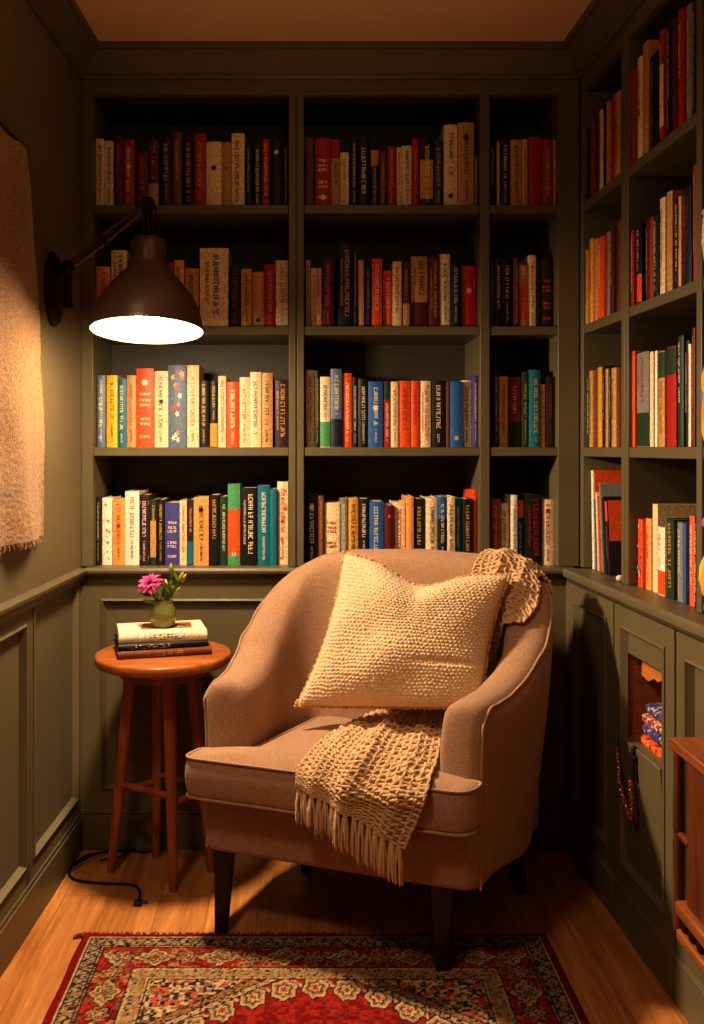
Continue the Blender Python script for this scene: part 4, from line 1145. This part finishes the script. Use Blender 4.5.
rings.append(section(0, 0.048, 0.022)); rings.append(section(0, 0.024, 0.021)); rings.append(section(0, 0.011, 0.017)); rings.append(section(0, 0.003, 0.008))
for i in range(NS + 1): rings.append(section(i))
rings.append(section(NS, 0.003, 0.008)); rings.append(section(NS, 0.011, 0.017)); rings.append(section(NS, 0.024, 0.021)); rings.append(section(NS, 0.048, 0.022))
SHELL = MB().loft(rings)
obj('backrest_and_arms', SHELL, UPH, ac, smooth='all', subsurf=1)
# piping along the outer shoulder, down the front edge of each arm
pp = [section(0, 0.002, 0.010)[k] for k in range(0, 6)]
for i in range(2, NS - 1, 2): pp.append(section(i)[6] + Vector((0, 0, 0.002)))
pp += [section(NS, 0.002, 0.010)[k] for k in range(5, -1, -1)]
obj('piping', MB().tube(spline(pp, 3), 0.0034, 7), PIPE, ac, smooth=True)

# seat rail (apron)
m = MB()
def rrect(a0, a1, d0, d1, r, z, n=6, skew=0.0):
    pts = []
    for (ca, cd_, s) in ((a1 - r, d0 + r, -PI / 2), (a1 - r, d1 - r, 0), (a0 + r, d1 - r, PI / 2), (a0 + r, d0 + r, PI)):
        for k in range(n + 1):
            t = s + PI / 2 * k / n
            pts.append(CH(ca + r * math.cos(t), cd_ + r * math.sin(t), z))
    return pts
A0, A1 = -0.357, 0.352
rg_ = []
for (ins, z) in ((0.030, 0.204), (0.012, 0.205), (0.003, 0.211), (0.0, 0.222), (-0.003, 0.28), (-0.001, 0.335), (0.004, 0.350), (0.02, 0.358)):
    rg_.append(rrect(A0 + ins, A1 - ins, -0.012 + ins, 0.45 - ins, 0.035, z))
obj('seat_rail', m.loft(rg_), UPH, ac, smooth='all')

# T-shaped seat cushion
OUTL = [(-0.362, -0.082), (0.362, -0.082), (0.362, 0.000), (0.243, 0.004), (0.250, 0.385), (-0.250, 0.385), (-0.243, 0.004), (-0.362, 0.000)]
RAD = [0.045, 0.045, 0.02, 0.012, 0.05, 0.05, 0.012, 0.02]
def round_poly(pts, rad, n=7):
    out = []; N_ = len(pts)
    for i in range(N_):
        p = Vector(pts[i] + (0,)); a = Vector(pts[i - 1] + (0,)); b = Vector(pts[(i + 1) % N_] + (0,))
        da, db = (a - p).normalized(), (b - p).normalized()
        r_ = rad[i]
        s, e = p + da * r_, p + db * r_
        for k in range(n + 1):
            t = k / n; out.append((s * (1 - t) ** 2 + p * 2 * t * (1 - t) + e * t * t))
        nx_ = Vector(pts[(i + 1) % N_] + (0,)); e2 = nx_ + (p - nx_).normalized() * rad[(i + 1) % N_]
        L_ = (e2 - e).length; k2 = int(L_ / 0.03)
        for k in range(1, k2): out.append(e.lerp(e2, k / k2))
    return out
ol = round_poly(OUTL, RAD)
cc_ = Vector((0, 0.002, 0))
def cring(k, off, z):
    res = []
    n = len(ol)
    for i, p in enumerate(ol):
        a, b = ol[i - 1], ol[(i + 1) % n]
        t = (b - a).normalized(); nn = Vector((t.y, -t.x, 0))
        q = cc_ + (p - cc_) * k + nn * off
        zz_ = z
        res.append(CH(q.x, q.y, zz_))
    return res
CZ0, CZ1 = 0.358, 0.468
def dome(k): return CZ1 + 0.026 * (1 - k ** 2.6)
cr = [cring(0.3, 0, CZ0), cring(0.8, 0, CZ0), cring(1, -0.012, CZ0 + 0.002), cring(1, -0.003, CZ0 + 0.008), cring(1, 0.003, CZ0 + 0.022), cring(1, 0.008, (CZ0 + CZ1) / 2), cring(1, 0.004, CZ1 - 0.022), cring(1, -0.001, CZ1 - 0.006), cring(1, -0.010, CZ1 + 0.001)]
for k in (0.93, 0.85, 0.72, 0.55, 0.35, 0.15, 0.03): cr.append(cring(k, -0.008 if k > 0.5 else 0, dome(k)))
CUSH = MB().loft(cr)
cu = obj('seat_cushion', CUSH, UPH, ac, smooth='all', subsurf=1)
for z, off in ((CZ1 - 0.004, 0.001), (CZ0 + 0.008, 0.0)):
    rr = cring(1, off, z)
    obj('piping', MB().tube(rr, 0.0036, 6, loop=True), PIPE, cu, smooth=True)
# legs
def chair_leg(top, foot, ra, rb):
    obj('leg', leg_mesh(top, foot, ra, rb, 0.3), LEGW, ac, smooth=True, angle=50)
chair_leg(Vector((-0.215, 2.345, 0.215)), Vector((-0.2225, 2.312, 0)), 0.028, 0.0165)
chair_leg(Vector((0.318, 2.165, 0.215)), Vector((0.318, 2.138, 0.009)), 0.030, 0.0175)
chair_leg(Vector((0.545, 2.475, 0.205)), Vector((0.597, 2.520, 0)), 0.028, 0.0165)
chair_leg(Vector((0.010, 2.600, 0.205)), Vector((-0.005, 2.650, 0)), 0.028, 0.0165)

# ================================================================== PILLOW
cTL, cTR, cBL, cBR = P(344, 553, 2.52), P(509, 576, 2.395), P(296, 706, 2.43), P(484, 708, 2.29)
def pillow_surface(front, NU=240, NV=216):
    nrm0 = (cTR - cTL).cross(cBL - cTL).normalized()
    if nrm0.y > 0: nrm0 = -nrm0
    g = []
    for j in range(NV + 1):
        v = j / NV; row = []
        for i in range(NU + 1):
            u = i / NU
            x, y = 2 * u - 1, 2 * v - 1
            # concave edges between pulled-out corners, chop in the top edge
            px = x * (1 - (0.075 + 0.03 * (x < 0)) * (1 - y * y)); py = y * (1 - 0.05 * (1 - x * x))
            py += 0.27 * math.exp(-((x - 0.02) / 0.42) ** 2) * max(0, -y) ** 1.6        # the dip at the top
            py += 0.05 * max(0, y) * (1 - x * x)
            uu, vv = (px + 1) / 2, (py + 1) / 2
            p = (cTL * (1 - uu) + cTR * uu) * (1 - vv) + (cBL * (1 - uu) + cBR * uu) * vv
            th = max(0.0, (1 - x * x)) ** 0.42 * max(0.0, (1 - y * y)) ** 0.42
            th *= 0.086
            th += 0.020 * th / 0.078 * mnoise.noise(Vector((u * 3.1, v * 3.1, 2.0 if front else 7.0)))
            th -= 0.022 * math.exp(-((x - 0.03) / 0.16) ** 2) * max(0, -y) ** 1.2 * (1 - y ** 8)
            th -= 0.010 * math.exp(-((x - 0.62 + 0.0) / 0.34) ** 2 - ((y - 0.36) / 0.05) ** 2)       # crease near the lower corner
            k = min(1, (1 - abs(x)) * 12) * min(1, (1 - abs(y)) * 12)
            nu, nv = 41, 41
            wu = u + 0.010 * mnoise.noise(Vector((u * 17, v * 17, 1.5))); wv = v + 0.010 * mnoise.noise(Vector((u * 17, v * 17, 8.5)))
            row_off = 0.5 if int(wv * nv + 50) % 2 else 0.0
            bob = abs(math.sin(PI * (wu * nu + row_off))) * abs(math.sin(PI * wv * nv))
            th += 0.0048 * (bob ** 0.7) * k * (0.75 + 0.5 * mnoise.noise(Vector((u * 40, v * 40, 3))))
            row.append(p + nrm0 * (max(0.002, th) if front else -max(0.002, th) * 0.62))
        g.append(row)
    return g
pl = thing('throw_pillow', 'cream bobble-knit square pillow leaning on the back of the armchair', 'pillow', (cBL + cBR) / 2)
gf, gb = pillow_surface(True), pillow_surface(False, 60, 54)
m = MB().grid(gf)
obj('front_panel', m, PILLOW, pl, smooth='all', recalc=False)
obj('back_panel', MB().grid([list(reversed(r_)) for r_ in gb]), PILLOW, pl, smooth='all', recalc=False)
m = MB(); rng = random.Random(5)
edgep = [gf[0][i] for i in range(0, 241, 3)] + [gf[j][-1] for j in range(0, 217, 3)] + [gf[-1][i] for i in range(240, -1, -3)] + [gf[j][0] for j in range(216, -1, -3)]
for p in edgep:
    m.ball(p + Vector((rng.uniform(-.002, .002), rng.uniform(-.003, .003), rng.uniform(-.002, .002))), rng.uniform(0.0044, 0.0066), 7, 5)
obj('looped_edging', m, tweed('edging_knit', (176, 134, 88), (220, 182, 130), 420, 0.4, 0.2), pl, smooth='all')

# ================================================================== KNITTED THROW
bv = MB(); bv.add(SHELL.v, SHELL.f); bv.add(CUSH.v, CUSH.f)
BVH = BVHTree.FromPolygons([Vector(v) for v in bv.v], bv.f)
EYE = Vector((0, 0, H))
def ray(u, v):
    d = P(u, v, 1.0) - EYE; d.normalize(); return d
fn = AXc.cross(Vector((0, 0, 1))).normalized()
if fn.y > 0: fn = -fn
PLP = CH(0, -0.094, 0)
def cast(u, v, off=0.010):
    d = ray(u, v)
    hit, n_, i_, dist = BVH.ray_cast(EYE, d)
    tp = (PLP - EYE).dot(fn) / d.dot(fn); pp_ = EYE + d * tp
    if hit is None or (pp_.z < 0.468):
        return pp_ + fn * off * 0.5
    if n_.dot(d) > 0: n_ = -n_
    return hit + n_ * off
def make_sheet(rows, NU, KV):
    """rows of control points (Vectors) -> smooth dense grid"""
    cols = list(zip(*[spline(r_, 6) for r_ in rows]))
    dense = [spline(c, KV) for c in cols]
    rows2 = list(zip(*dense))
    res = []
    for r_ in rows2:
        r_ = list(r_); L_ = len(r_) - 1
        res.append([r_[min(L_ - 1, int(k / NU * L_))].lerp(r_[min(L_, int(k / NU * L_) + 1)], k / NU * L_ - min(L_ - 1, int(k / NU * L_))) for k in range(NU + 1)])
    return res
def clear(g, off):
    """lift any point that sank into the upholstery"""
    out = []
    for r_ in g:
        row = []
        for p in r_:
            near, n_, i_, dist = BVH.find_nearest(p)
            if near is not None and dist < 0.08:
                sgn = (p - near).dot(n_)
                if sgn < off: p = near + n_ * off
            row.append(p)
        out.append(row)
    return out
def knit(g, pitch=0.0125, ridge=None, nst=16, yr=0.0036):
    """open waffle knit: a thin base web with yarn columns and rows worked over and under across it"""
    nj, ni = len(g), len(g[0])
    B, Nn = [], []
    for j in range(nj):
        rb, rn = [], []
        for i in range(ni):
            a = g[j][max(0, i - 1)]; c = g[j][min(ni - 1, i + 1)]; d_ = g[max(0, j - 1)][i]; e_ = g[min(nj - 1, j + 1)][i]
            n_ = (c - a).cross(e_ - d_)
            n_ = n_.normalized() if n_.length > 1e-12 else Vector((0, -1, 0))
            n_ = n_ * NSGN
            rb.append(g[j][i] + n_ * (ridge(i / (ni - 1), j / (nj - 1)) if ridge else 0)); rn.append(n_)
        B.append(rb); Nn.append(rn)
    def at(s, t):
        x, y = max(0, min(ni - 1.001, s * (ni - 1))), max(0, min(nj - 1.001, t * (nj - 1)))
        i, j = int(x), int(y); p, q = x - i, y - j
        f = lambda A: (A[j][i] * (1 - p) + A[j][i + 1] * p) * (1 - q) + (A[j + 1][i] * (1 - p) + A[j + 1][i + 1] * p) * q
        return f(B), f(Nn)
    m = MB()
    m.grid([[p + n_ * 0.0003 for p, n_ in zip(r1, r2)] for r1, r2 in zip(B, Nn)])
    m.grid([list(reversed([p - n_ * 0.0022 for p, n_ in zip(r1, r2)])) for r1, r2 in zip(B, Nn)])
    L_ = sum((B[j][ni // 2] - B[j - 1][ni // 2]).length for j in range(1, nj))
    nr_ = max(4, int(L_ / pitch))
    rg_ = random.Random(12)
    for c in range(nst + 1):
        pts, rs = [], []
        for k in range(nr_ * 6 + 1):
            t = k / (nr_ * 6); s_ = c / nst + 0.10 / nst * math.sin(k * 0.9 + c)
            p, n_ = at(s_, t)
            pts.append(p + n_ * (0.0022 + 0.0026 * math.sin(PI * (t * nr_ + c))))
            rs.append(yr * (0.88 + 0.25 * mnoise.noise(p * 160)))
        m.tube(pts, rs, 6)
    for r in range(nr_ + 1):
        pts, rs = [], []
        for k in range(nst * 6 + 1):
            s_ = k / (nst * 6); t = min(1, max(0, (r + 0.10 * math.sin(k * 0.8 + r)) / nr_))
            p, n_ = at(s_, t)
            pts.append(p + n_ * (0.0022 - 0.0026 * math.sin(PI * (s_ * nst + r))))
            rs.append(yr * (0.88 + 0.25 * mnoise.noise(p * 170)))
        m.tube(pts, rs, 6)
    return m, [[p for p in r_] for r_ in B]
th_ = thing('knitted_throw', 'oatmeal open-knit throw with tassels draped over the back and seat of the armchair', 'blanket', CH(0.2, 0.1, 0.47))
# lower panel: from behind the pillow over the seat and down the cushion front
low_uv = [[(418, 690), (440, 692), (462, 690)], [(392, 701), (420, 702), (448, 700)], [(372, 713), (408, 714), (442, 714)], [(345, 731), (388, 734), (440, 738)], [(318, 750), (370, 760), (436, 762)], [(301, 770), (353, 786), (428, 790)], [(298, 779), (350, 801), (419, 815)], [(298, 785), (349, 811), (405, 847)]]
rows = [[cast(*q, 0.013) for q in r_] for r_ in low_uv]
g = make_sheet(rows, 84, 22)
g = clear(g, 0.009)
WST, NSGN = 14, 1
tn = (g[60][42] - g[60][40]).cross(g[62][40] - g[60][40]); NSGN = 1 if tn.dot(EYE - g[60][40]) > 0 else -1
rid = lambda s, t: 0.018 * math.exp(-((s - 0.50 + 0.05 * t) / 0.085) ** 2) * min(1, t * 3) + 0.008 * math.exp(-((s - 0.16) / 0.07) ** 2) * min(1, t * 2) + 0.010 * math.exp(-((s - 0.82) / 0.07) ** 2) * min(1, t * 3)
mm_, LOWF = knit(g, ridge=rid, nst=18, pitch=0.0115, yr=0.0042)
obj('seat_panel', mm_, THROW, th_, smooth='all', recalc=False)
# upper panel: hanging over the top of the back
def sec_at(fi):
    i = int(max(0, min(NS - 1, math.floor(fi)))); k = fi - i
    return [a.lerp(b, k) for a, b in zip(section(i), section(i + 1))]
def shell_pt(fi, w):
    """point on the back/arm upholstery: fi along the shell, w = distance from the crest (positive down the inner side)"""
    S_ = sec_at(fi); k = 8; rem = abs(w); st = 1 if w >= 0 else -1
    while True:
        L_ = (S_[k + st] - S_[k]).length
        if rem <= L_ or not (0 < k + st < len(S_) - 1): return S_[k].lerp(S_[k + st], min(1, rem / L_))
        rem -= L_; k += st
def shell_off(fi, w, off):
    p = shell_pt(fi, w); c = sec_at(fi); ctr = (c[2] + c[15]) / 2
    du = shell_pt(fi + 0.6, w) - shell_pt(fi - 0.6, w); dw = shell_pt(fi, w + 0.012) - shell_pt(fi, w - 0.012)
    n_ = du.cross(dw).normalized()
    if n_.dot(p - ctr) < 0: n_ = -n_
    return p + n_ * off
def px(p): return (CX + F * p.x / p.y, CY - F * (p.z - H) / p.y)
cand = [(fi / 2, w / 200, px(shell_off(fi / 2, w / 200, 0.013))) for fi in range(int(NS * 0.9), int(NS * 1.84)) for w in range(-2, 70, 2)]
def find(u, v): 
    b = min(cand, key=lambda c: (c[2][0] - u) ** 2 + (c[2][1] - v) ** 2); return Vector((b[0], b[1], 0))
up_uv = [[(482, 554), (512, 556), (533, 572)], [(473, 570), (507, 574), (536, 589)], [(470, 586), (500, 593), (530, 611)], [(476, 606), (492, 612), (511, 622)], [(470, 640), (482, 646), (496, 652)], [(462, 664), (473, 668), (484, 668)]]
prm = [[find(*q) for q in r_] for r_ in up_uv]
ov = [[Vector((q.x, w, 0)) for q in prm[0]] for w in (-0.17, -0.11, -0.06, -0.02)]
pg = make_sheet(ov + prm, 60, 18)
g = [[shell_off(min(NS - 1.5, p.x), p.y, 0.011) for p in r_] for r_ in pg]
WST = 10
tn = (g[90][32] - g[90][30]).cross(g[92][30] - g[90][30]); NSGN = 1 if tn.dot(EYE - g[90][30]) > 0 else -1
rid = lambda s, t: 0.012 * math.exp(-((s - 0.34) / 0.10) ** 2) + 0.008 * math.exp(-((s - 0.72) / 0.08) ** 2)
mm_, UPF = knit(g, ridge=rid, nst=11, pitch=0.0115, yr=0.0042)
obj('back_panel', mm_, THROW, th_, smooth='all', recalc=False)
# short looped fringe along the outer edge of the upper panel
m = MB(); rng = random.Random(6)
for j in range(0, int(len(UPF) * 0.62), 3):
    p = UPF[j][-1]
    m.ball(p + Vector((rng.uniform(0, .006), rng.uniform(-.004, .002), rng.uniform(-.003, .003))), rng.uniform(0.0045, 0.0065), 7, 5)
obj('looped_edging', m, THROW, th_, smooth='all')
# tassels
hem = LOWF[-1]
NTS = 15
rng = random.Random(9)
for k in range(NTS):
    p = hem[int((k + 0.4) / NTS * (len(hem) - 1))] - fn * -0.001
    L_ = rng.uniform(0.076, 0.100)
    m = MB()
    m.ball(p + Vector((0, 0, -0.006)), 0.0068, 9, 7, (1, 1, 1.3))
    for q in range(8):
        a = q * 2 * PI / 8 + rng.random(); r1 = 0.0042; sx = rng.uniform(-.006, .006)
        st_ = p + Vector((math.cos(a) * r1 * 0.6, math.sin(a) * r1 * 0.6, -0.006))
        en = p + Vector((math.cos(a) * 0.0075 + sx * 0.4, math.sin(a) * 0.0065, -L_ * rng.uniform(0.9, 1.05)))
        mdl = (st_ + en) / 2 + Vector((math.cos(a) * 0.0028, math.sin(a) * 0.0028, 0)) + fn * 0.002
        nn = 7
        line = spline([st_, mdl, en], 4)
        m.tube([x + Vector((math.sin(i * 2.1 + q) * 0.0006, 0, 0)) for i, x in enumerate(line)], [0.0034 - 0.0012 * i / len(line) for i in range(len(line))], 6)
    obj('tassel', m, THROW, th_, smooth='all')

# ================================================================== WOODEN RACK BY THE CABINETS
rk = thing('wooden_rack', 'small chestnut wood rack with spindle rail fixed to the cabinet front by the counter', 'rack', (0.80, 1.7, 0.26))
def WX(x0, x1, y0, y1, z0, z1): return MB().box(x0, x1, y0, y1, z0, z1)
obj('top_board', WX(0.750, WR(0.001, 1.872, 0)[0], 1.66, 1.872, 0.618, 0.642), RACKT, rk, bevel=0.004)
obj('corner_post', MB().lathe([(0.0105, 0.248), (0.0125, 0.256), (0.0105, 0.27), (0.0115, 0.32), (0.0125, 0.43), (0.010, 0.445), (0.0125, 0.455), (0.0115, 0.54), (0.0105, 0.617)], (0.766, 1.857, 0), 16), RACKW, rk, smooth=True)
obj('side_panel', WX(0.760, 0.774, 1.66, 1.808, 0.322, 0.6175), RACKW, rk, bevel=0.003)
obj('tie_bar', MB().tube([(0.766, 1.85, 0.447), (0.766, 1.80, 0.447)], 0.0085, 10), RACKW, rk, smooth=True)
obj('upper_rail', WX(0.748, 0.778, 1.66, 1.838, 0.292, 0.320), RACKT, rk, bevel=0.005)
obj('lower_rail', WX(0.752, 0.776, 1.66, 1.842, 0.238, 0.260), RACKT, rk, bevel=0.005)
for i in range(5):
    y = 1.822 - i * 0.036
    obj('spindle', MB().lathe([(0.004, 0.2595), (0.008, 0.265), (0.0095, 0.275), (0.006, 0.284), (0.004, 0.2925)], (0.764, y, 0), 10), LEGW, rk, smooth=True)
obj('back_board', MB().box(0.0015, 0.0065, 1.66, 1.80, 0.24, 0.617, WR), RACKW, rk)
for (y0, y1) in ((1.66, 1.672), (1.79, 1.800)):
    obj('end_bracket', WX(0.776, WR(0.0067, y1, 0)[0], y0, y1, 0.24, 0.262), RACKW, rk)

# ================================================================== ORNAMENTS AT THE NEAR END OF THE SIDE BOOKCASE
def pot(name, t, z, prof, mat_, lbl, cat, o=0.0):
    c = Vector(WU(o, t, z + 0.0006))
    r_ = thing(name, lbl, cat, c)
    obj('body', MB().lathe(prof, c, 32), mat_, r_, smooth=True, angle=50)
    return r_, c
r_, c = pot('flower_pot', 1.872, SH[0], [(0.03, 0), (0.044, 0.004), (0.052, 0.03), (0.05, 0.055), (0.055, 0.06), (0.062, 0.09), (0.060, 0.12), (0.048, 0.15), (0.044, 0.165), (0.048, 0.172), (0.02, 0.165)], cloth_mat('painted_pot', [(224, 160, 40), (230, 176, 60), (196, 60, 36), (236, 190, 90)], 30), 'yellow and red painted pot of pink flowers at the near end of the counter', 'flower pot', -0.004)
rng = random.Random(2)
m = MB(); lf = MB()
for i in range(16):
    p = c + Vector((rng.uniform(-.05, .045), rng.uniform(-.05, .05), rng.uniform(0.20, 0.29)))
    m.ball(p, rng.uniform(.012, .018), 9, 7)
    lf.tube([c + Vector((0, 0, 0.165)), p], 0.002, 5); leaf(lf, c.lerp(p, 0.8) , p + Vector((rng.uniform(-.03, .03), rng.uniform(-.03, .03), -0.01)), 0.008)
obj('blossoms', m, PINK, r_, smooth='all'); obj('leaves', lf, LEAF, r_, smooth='all', recalc=False)
r_, c = pot('painted_jar', 1.872, SH[1], [(0.035, 0), (0.05, 0.004), (0.056, 0.03), (0.056, 0.15), (0.05, 0.175), (0.038, 0.185)], cloth_mat('jar_glaze', [(226, 140, 30), (232, 160, 50), (90, 120, 140), (240, 190, 110)], 26), 'orange and blue glazed jar on the shelf above the flower pot', 'jar', -0.004)
obj('lid', MB().lathe([(0.04, 0.186), (0.044, 0.190), (0.040, 0.205), (0.018, 0.215), (0.010, 0.222), (0.012, 0.232), (0.006, 0.238)], c, 28), simple('jar_lid', (214, 200, 180), rough=0.4), r_, smooth=True)
r_, c = pot('striped_basket', 1.872, SH[2], [(0.04, 0), (0.05, 0.004), (0.056, 0.05), (0.054, 0.10), (0.05, 0.115), (0.045, 0.112), (0.03, 0.11)], simple('basket_stripe', (200, 184, 160), var=0.75, scale=1.0, stretch=(0, 0, 160), rough=0.8), 'small cream and dark striped basket on the second shelf by the upright', 'basket', -0.004)
obj('rim', MB().tube([c + Vector((0.051 * math.cos(a), 0.051 * math.sin(a), 0.116)) for a in [2 * PI * k / 28 for k in range(28)]], 0.005, 8, loop=True), simple('basket_rim', (206, 150, 160), rough=0.8), r_, smooth=True)
pot('brass_cup', 1.872, SH[3], [(0.02, 0), (0.03, 0.003), (0.03, 0.008), (0.012, 0.016), (0.012, 0.03), (0.03, 0.045), (0.042, 0.07), (0.045, 0.085), (0.042, 0.084), (0.02, 0.05)], simple('old_brass', (190, 150, 80), rough=0.3, metallic=0.9), 'small brass footed cup on the top shelf by the near upright', 'cup', -0.004)

# ================================================================== LIGHT
def area(name, loc, target, size, watt, colr, sy=None):
    l = bpy.data.lights.new(name, 'AREA'); l.energy = watt; l.color = colr; l.size = size
    if sy: l.shape = 'RECTANGLE'; l.size_y = sy
    o = bpy.data.objects.new(name, l); COL.objects.link(o); o.location = loc
    o.rotation_euler = (Vector(target) - Vector(loc)).to_track_quat('-Z', 'Y').to_euler()
    return o
sl = bpy.data.lights.new('front_left_fill', 'SPOT'); sl.energy = SPOT_FILL_W; sl.color = (1.0, 0.76, 0.50); sl.spot_size = math.radians(88); sl.spot_blend = 0.9; sl.shadow_soft_size = 0.14  # unseen spot added as soft front-left fill on chair and floor
so = bpy.data.objects.new('front_left_fill', sl); COL.objects.link(so); so.location = (-0.60, 1.05, 2.25)
so.rotation_euler = (Vector((0.12, 2.12, 0.15)) - so.location).to_track_quat('-Z', 'Y').to_euler()
area('wall_fill', (0.0, -0.4, 1.7), (0.1, 2.6, 0.9), 1.0, FILL_W, (1.0, 0.76, 0.50))
area('ceiling_fill', (0.05, 1.5, 2.14), (0.05, 1.75, 2.47), 0.35, CEIL_FILL_W, (1.0, 0.72, 0.46))  # unseen area light added above the view to brighten the ceiling
w = bpy.data.worlds.new('room_dusk'); SC.world = w; w.use_nodes = True
bg = w.node_tree.nodes['Background']; bg.inputs['Color'].default_value = (1.0, 0.68, 0.40, 1); bg.inputs['Strength'].default_value = WORLD_S

# ================================================================== CAMERA
cam = bpy.data.cameras.new('camera'); co = bpy.data.objects.new('camera', cam); COL.objects.link(co)
co.location = (0, 0, H); co.rotation_euler = (PI / 2, 0, 0)
cam.sensor_fit = 'AUTO'; cam.sensor_width = 36.0; cam.lens = F / 1024 * 36.0
cam.shift_x = (352 - CX) / 1024; cam.shift_y = (CY - 512) / 1024
cam.clip_start = 0.02
SC.camera = co
SC.view_settings.view_transform = 'Standard'
try: SC.view_settings.look = 'Medium High Contrast'
except Exception as ex: print('LOOK', ex)
SC.view_settings.exposure = EXPO
SC.cycles.use_denoising = True
SC.cycles.max_bounces = 8
